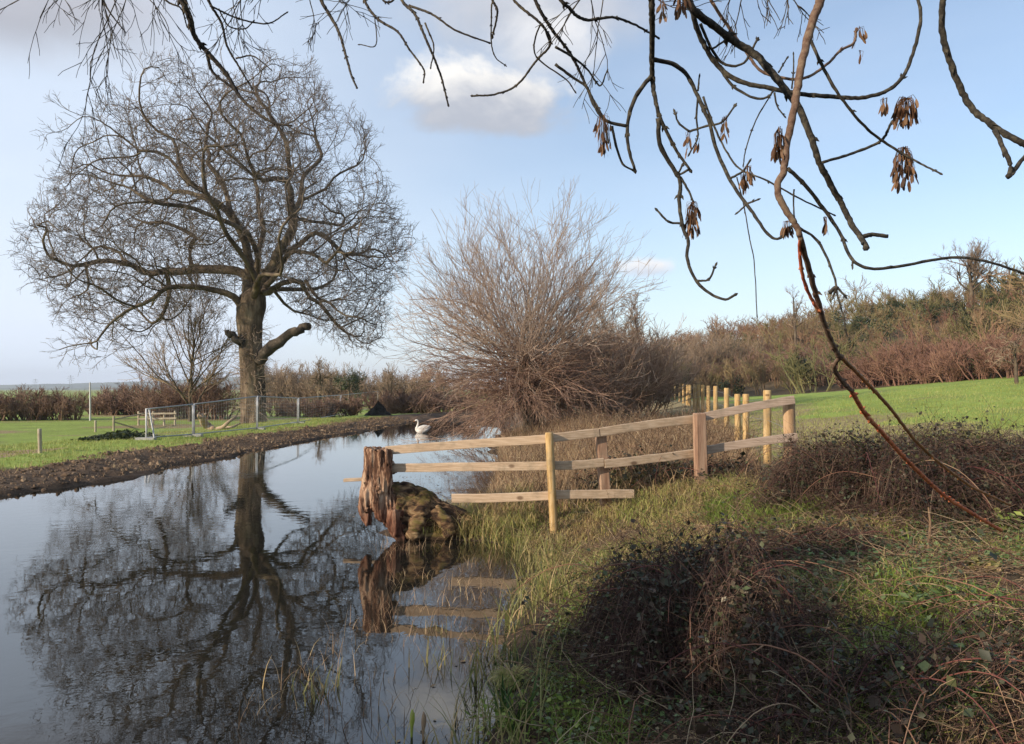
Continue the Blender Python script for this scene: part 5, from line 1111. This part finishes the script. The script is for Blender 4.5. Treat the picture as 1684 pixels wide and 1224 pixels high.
for l, base, r0, r1, top in (
    ([(292, -110), (298, 0), (300, 120), (300, 280), (310, 360), (330, 440), (390, 560), (440, 632)], C_, 5.6, 2.2, 1), ([(300, 280), (240, 360), (210, 450), (210, 540), (235, 632)], C_, 3.8, 2.4, 0),
    ([(210, 470), (140, 455), (100, 420), (70, 350), (50, 310)], C_, 2.8, 1.6, 0), ([(150, 470), (165, 540), (190, 610), (225, 632)], C_, 2.4, 1.6, 0), ([(322, 440), (330, 540), (380, 630), (405, 680), (400, 760), (415, 850), (435, 900), (430, 960), (460, 1040), (510, 1090), (570, 1115), (605, 1100)], C_, 4.0, 2.0, 0),
    ([(462, 1046), (510, 1040), (535, 990)], C_, 2.0, 1.5, 0), ([(405, 660), (435, 710), (450, 745)], C_, 2.2, 1.5, 0), ([(412, 832), (360, 825), (320, 785)], C_, 2.0, 1.6, 0), ([(435, 632), (400, 650), (410, 620)], C_, 2, 1.5, 0),
    ([(305, 222), (380, 240), (430, 280), (470, 360), (510, 450), (540, 560), (590, 670), (650, 760), (680, 800), (720, 860), (760, 890), (800, 870), (815, 850)], C_, 3.8, 2.0, 0),
    ([(650, 760), (690, 745)], C_, 1.8, 1.3, 0), ([(650, 762), (620, 790)], C_, 1.7, 1.2, 0), ([(590, 665), (635, 640), (660, 605)], C_, 2, 1.4, 0), ([(470, 360), (465, 440), (470, 510), (440, 570)], C_, 1.8, 1.2, 0), ([(470, 340), (475, 290)], C_, 1.7, 1.2, 0),
    ([(490, 360), (530, 470), (580, 570), (630, 632), (720, 670), (850, 740), (975, 800)], C_, 1.9, 1.2, 0), ([(440, 490), (500, 470), (560, 455), (605, 398)], C_, 2, 1.5, 0), ([(440, 490), (400, 460), (385, 420)], C_, 1.8, 1.5, 0),
    ([(430, -100), (450, 40), (480, 140), (540, 240), (620, 300), (720, 325), (850, 350), (950, 358), (1060, 365), (1160, 345), (1230, 290), (1270, 200), (1300, 70), (1285, -20)], 2.62, 4.6, 2.6, 1),
    ([(480, 90), (520, 180), (570, 240), (640, 235), (690, 150)], 2.62, 2.6, 1.8, 0), ([(545, 245), (600, 320), (680, 365), (730, 362), (750, 340)], 2.62, 2.6, 1.6, 0), ([(500, -90), (520, 0), (570, 80), (640, 180), (700, 260), (780, 290), (870, 290), (950, 240), (1000, 190), (1050, 160), (1060, 112)], 2.75, 2.8, 2.0, 1),
    ([(755, 345), (765, 395), (790, 430)], 2.62, 1.6, 1.1, 0), ([(820, 330), (826, 260), (826, 205)], 2.5, 1.4, 1.0, 0), ([(770, 270), (800, 220)], 2.5, 1.6, 1.2, 0), ([(520, 185), (570, 150), (590, 110)], 2.62, 1.8, 1.4, 0),
    ([(890, 150), (930, 240), (1000, 360), (1080, 460), (1150, 520), (1230, 570), (1300, 610), (1370, 645)], B_, 2.9, 1.5, 0), ([(935, 605), (1050, 570), (1150, 525), (1190, 460)], B_ + .1, 2.6, 2.2, 0),
    ([(805, 628), (870, 690), (940, 780), (1000, 870), (1040, 960), (1110, 1000), (1230, 990), (1400, 960), (1530, 970), (1690, 1020), (1760, 1050)], B_, 3.2, 1.9, 0), ([(1045, 962), (1046, 992)], B_, 1.5, 1.2, 0), ([(850, 850), (910, 890), (950, 960), (980, 1040), (990, 1100), (1010, 1170), (1022, 1240)], B_, 2.4, 1.2, 0),
    ([(960, 1090), (985, 1070), (1015, 1100)], B_, 3.6, 1.4, 0), ([(985, 1072), (975, 1100)], B_, 3.0, 1.2, 0), ([(828, 705), (826, 740), (828, 800)], B_, 1.4, 1.2, 0),
    ([(1395, -100), (1382, 0), (1380, 120), (1420, 260), (1480, 390), (1570, 470), (1690, 540), (1800, 600)], 2.0, 4.8, 5.2, 1), ([(1575, 485), (1610, 560), (1635, 620), (1625, 660), (1690, 580), (1760, 500)], 2.0, 3.8, 3.4, 0),
    ([(-60, -70), (0, 40), (60, 75), (150, 65), (230, 90), (320, 140)], 2.7, 3.2, 1.5, 1), ([(-60, 175), (0, 210), (60, 260), (105, 320), (130, 270)], 2.8, 2.2, 1.2, 0), ([(-60, 240), (0, 285), (55, 325), (80, 390), (130, 450)], 2.8, 2.4, 1.6, 0),
    ([(750, 340), (690, 440), (650, 550), (640, 610)], 2.7, 1.2, .9, 0), ([(615, 660), (640, 760), (665, 900), (680, 980), (690, 1170)], 2.6, 1.0, .8, 0)):
    twigline(ash, c8(l), base, r0, r1, M_ash if base != 2.75 else M_ashbrown, tops=TOP if top else None)
def keys(px, py, wpx, hpx, base, n, seed, lab=None):
    rng = np.random.default_rng(seed); d = dep(px, py, base, .25); c = P(px, py, d); k = d / F; m = MB(); L = .032 * rng.uniform(.75, 1.2, n); a = rng.uniform(0, 6.28, n); q = np.sqrt(rng.uniform(0, 1, n)) * wpx * k * .42
    top = c + np.stack([np.cos(a) * q, np.sin(a) * q, hpx * k * .5 - rng.uniform(0, 1, n) ** 1.2 * np.maximum(hpx * k - .028, .005)], 1); dn = unit(np.stack([np.cos(a) * .22, np.sin(a) * .22, -np.ones(n)], 1) + rng.normal(0, .13, (n, 3)))
    sd_ = unit(np.cross(dn, rng.normal(0, 1, (n, 3)))); nr = np.cross(dn, sd_); Wd = (.0046 * rng.uniform(.8, 1.25, n))[:, None]; V = np.empty((n, 5, 2, 3))
    for i, (f, ww, bend) in enumerate(((0, .25, 0), (.25, .75, .02), (.55, 1, .05), (.85, .75, .05), (1, .2, .03))):
        o_ = top + dn * (L * f)[:, None] + nr * (L * bend)[:, None]; V[:, i, 0] = o_ - sd_ * Wd * ww; V[:, i, 1] = o_ + sd_ * Wd * ww
    ix = np.arange(n * 10).reshape(n, 5, 2); m.add(V, np.stack([ix[:, :-1, 0], ix[:, :-1, 1], ix[:, 1:, 1], ix[:, 1:, 0]], -1).reshape(-1, 4))
    hub = c + (0, 0, hpx * k * .5 + .012); st = np.stack([np.repeat(hub[None], n, 0), (hub + top) / 2 + np.stack([np.cos(a) * .006, np.sin(a) * .006, np.full(n, .010)], 1), top], 1); tubes(m, st, np.full((n, 3), .0008), 3)
    o = m.build('seed_bunch', M_key, ash)
    if lab: o['label'] = lab
for (x, y), wd, hp, base, n in (((118, 510), 32, 60, C_, 22), ((435, 545), 9, 36, C_, 5), ((470, 550), 6, 16, C_, 2), ((570, 492), 11, 36, C_, 6), ((655, 672), 18, 34, C_, 11), ((768, 552), 20, 50, B_, 20), ((448, 832), 26, 58, C_, 34), ((1246, 432), 44, 46, B_, 44), ((1240, 640), 40, 68, B_, 44), ((336, 45), 8, 36, C_, 5), ((412, 25), 22, 40, C_, 16), ((1070, 150), 22, 30, 2.75, 6), ((1078, 222), 7, 18, 2.75, 3), ((1162, 405), 14, 18, B_, 7), ((950, 850), 10, 22, B_, 6), ((118, 560), 14, 20, C_, 6), ((805, 860), 18, 16, C_, 10), ((640, 690), 12, 20, C_, 5)):
    keys(*conv8(x, y), wd, hp, base, int(n * 1.5) + 1, int(x + y))

# --- second overhanging tree with dark branches and hair-thin drooping twigs, top left
ov = empty('overhanging_tree', (-.9, -2.6, float(gz(-.9, -2.6, False))), 'second bare tree whose dark branches and hair-thin drooping twigs hang into the top left', 'tree')
m = MB(); z0 = float(gz(-.9, -2.6, False)); q, r = spline(np.array([(-.9, -2.6, z0 - .2), (-.95, -2.5, 2.0), (-.9, -2.0, 4.2), (-.8, -.6, 5.6), (-.9, 1.2, 6.2)]), 30, np.array([.3, .25, .2, .15, .1])); tubes(m, q, r, 16); m.build('trunk', M_oaklimb, ov)
lim2 = [spline(np.array(a), 26) for a in ([(-.9, 1.2, 6.2), (-1.3, 2.6, 6.1), (-1.8, 3.8, 5.6), (-2.8, 4.6, 5.3)], [(-.9, 1.2, 6.2), (-.6, 2.8, 6.0), (-.3, 3.9, 5.5), (.3, 4.6, 5.2)], [(-.9, 1.2, 6.2), (-1.0, 3.0, 6.1), (-1.1, 4.2, 5.4)])]
for a in lim2:
    m = MB(); tubes(m, a, np.linspace(.09, .03, 26), 10); m.build('limb', M_oaklimb, ov)
TOP2 = np.concatenate(lim2); cA = lambda l: [convA(*q) for q in l]
for l, base, r0, r1, top in (([(480, -100), (500, -10), (530, 60), (550, 130), (600, 190), (660, 260), (700, 330), (750, 380), (820, 425), (880, 435)], 4.3, 5.6, 1.4, 1), ([(590, 185), (610, 250), (660, 290), (700, 325)], 4.3, 2.6, 1.8, 0),
    ([(575, -100), (595, 0), (640, 80), (660, 160), (700, 230), (745, 305)], 4.5, 2.6, 1.3, 1), ([(690, 203), (750, 195), (810, 240)], 4.5, 1.4, .9, 0), ([(960, -100), (985, 0), (1020, 60), (1050, 120), (1070, 190), (1090, 260), (1108, 302)], 4.4, 3.2, 1.5, 1),
    ([(1110, -100), (1135, 0), (1180, 65), (1250, 110), (1290, 170), (1340, 240), (1340, 282)], 4.2, 2.6, 1.2, 1), ([(1170, 50), (1175, 155), (1120, 155)], 4.2, 1.1, .8, 0), ([(1235, -100), (1265, 0), (1310, 50), (1350, 140), (1380, 210), (1405, 280), (1425, 362)], 4.1, 2.8, 1.4, 1),
    ([(1290, 20), (1370, 50), (1450, 105), (1565, 148)], 4.1, 2.2, 1.3, 0), ([(1345, 80), (1375, 160), (1365, 232)], 4.1, 1.5, 1.1, 0), ([(1620, -100), (1580, 0), (1575, 60), (1575, 150), (1590, 200), (1622, 226)], 4.1, 1.5, .8, 1), ([(600, 20), (700, 65), (800, 82), (865, 45)], 4.4, 1.5, 1.0, 0),
    ([(630, 30), (665, 90), (720, 100), (750, 75)], 4.4, 1.3, .9, 0), ([(200, -100), (232, 0), (255, 45), (305, 108)], 4.6, 2.0, .9, 1), ([(430, -80), (448, 0), (500, 30), (520, 90)], 4.3, 2.0, 1.0, 1), ([(700, 330), (690, 300), (640, 250)], 4.3, 1.2, .8, 0), ([(1190, -60), (1200, 0), (1230, 5), (1260, -40)], 4.1, 2.0, 1.5, 1)):
    twigline(ov, cA(l), base, r0, r1, M_hang, tops=TOP2 if top else None, amp=.2, knob=.12)
for l in ([(812, -60), (845, 0), (890, 40), (905, 72), (882, 100), (850, 140), (815, 155), (778, 158)], [(790, -60), (810, 0), (818, 20), (810, 60)]):
    twigline(ov, l, 3.6, 2.4, 1.5, M_hang, tops=TOP2)
twigline(ov, [(860, -60), (880, 0), (905, 45), (940, 92), (968, 150), (992, 195), (1000, 232)], 3.4, 3.2, 1.6, M_hang, tops=TOP2)
twigline(ov, [(905, 72), (890, 40), (880, 90), (930, 130), (945, 150)], 3.4, 1.6, 1.0, M_hang)
rng = np.random.default_rng(95)
def sprays(regs, nm, lab):
    m = MB()
    for x0, x1, n, base, L in regs:
        for i in range(n):
            px = rng.uniform(x0, x1); s = P(px, rng.uniform(-70, -10), base + rng.uniform(-.4, .4)); t0 = TOP2[int(np.argmin(((TOP2 - s) ** 2).sum(1)))]
            f, _ = spline(np.array([t0, t0 * .5 + s * .5 + (rng.normal(0, .05), 0, .1), s]), 7, np.ones(3)); tubes(m, f, np.linspace(.005, .0028, 7), 4)
            p, r = grow(s[None], [(rng.normal(0, .55), rng.normal(0, .3), -.7)], L * rng.uniform(.5, 1.1), .0034, 10, .11, (0, 0, -.04), rng, .5); tubes(m, p, r, 4)
            a, d, LL, rr = kids(p, r, 4, .15, .9, .55, .2, .6, rng, .3, .8); p2, r2 = grow(a, d, LL, np.maximum(rr, .0024), 7, .10, (0, 0, -.04), rng, .6); tubes(m, p2, r2, 3)
            a, d, LL, rr = kids(p2, r2, 2, .2, .9, .5, .2, .6, rng, .3, .85); p3, r3 = grow(a, d, LL, np.maximum(rr, .002), 4, .10, (0, 0, -.03), rng, .7); tubes(m, p3, r3, 3)
    o = m.build(nm, M_hang, ov); o['label'] = lab
sprays([(95, 230, 8, 4.4, .85), (150, 290, 4, 4.6, .55)], 'twigs', 'pale spray of drooping twigs over the far top left')
sprays([(330, 480, 6, 4.4, .5)], 'twigs', 'fine twigs over the crown of the great oak')
sprays([(470, 640, 7, 4.4, .5)], 'twigs', 'fine drooping twigs left of the cloud')
sprays([(1150, 1290, 6, 3.4, .38)], 'twigs', 'hair-thin twigs behind the ash branches')
sprays([(930, 1080, 4, 3.6, .55)], 'twigs', 'hair-thin twigs at the top middle')

# ---- air
def haze():
    m = base_mat('air'); mat, t, b = m; t.n.remove(b); pv = t.new('ShaderNodeVolumePrincipled'); pv.inputs['Color'].default_value = (.80, .88, 1, 1); pv.inputs['Density'].default_value = .00022; pv.inputs['Anisotropy'].default_value = .2
    t.l.new(pv.outputs[0], t.n['Material Output'].inputs['Volume']); h = MB(); box(h, (0, 2200, 49), 9000, 6000, 104); o = h.build('haze', mat, smooth=False); tag(o, 'thin pale air veiling the far hills', 'haze', kind='stuff')
USE_HAZE = True
if USE_HAZE: haze()
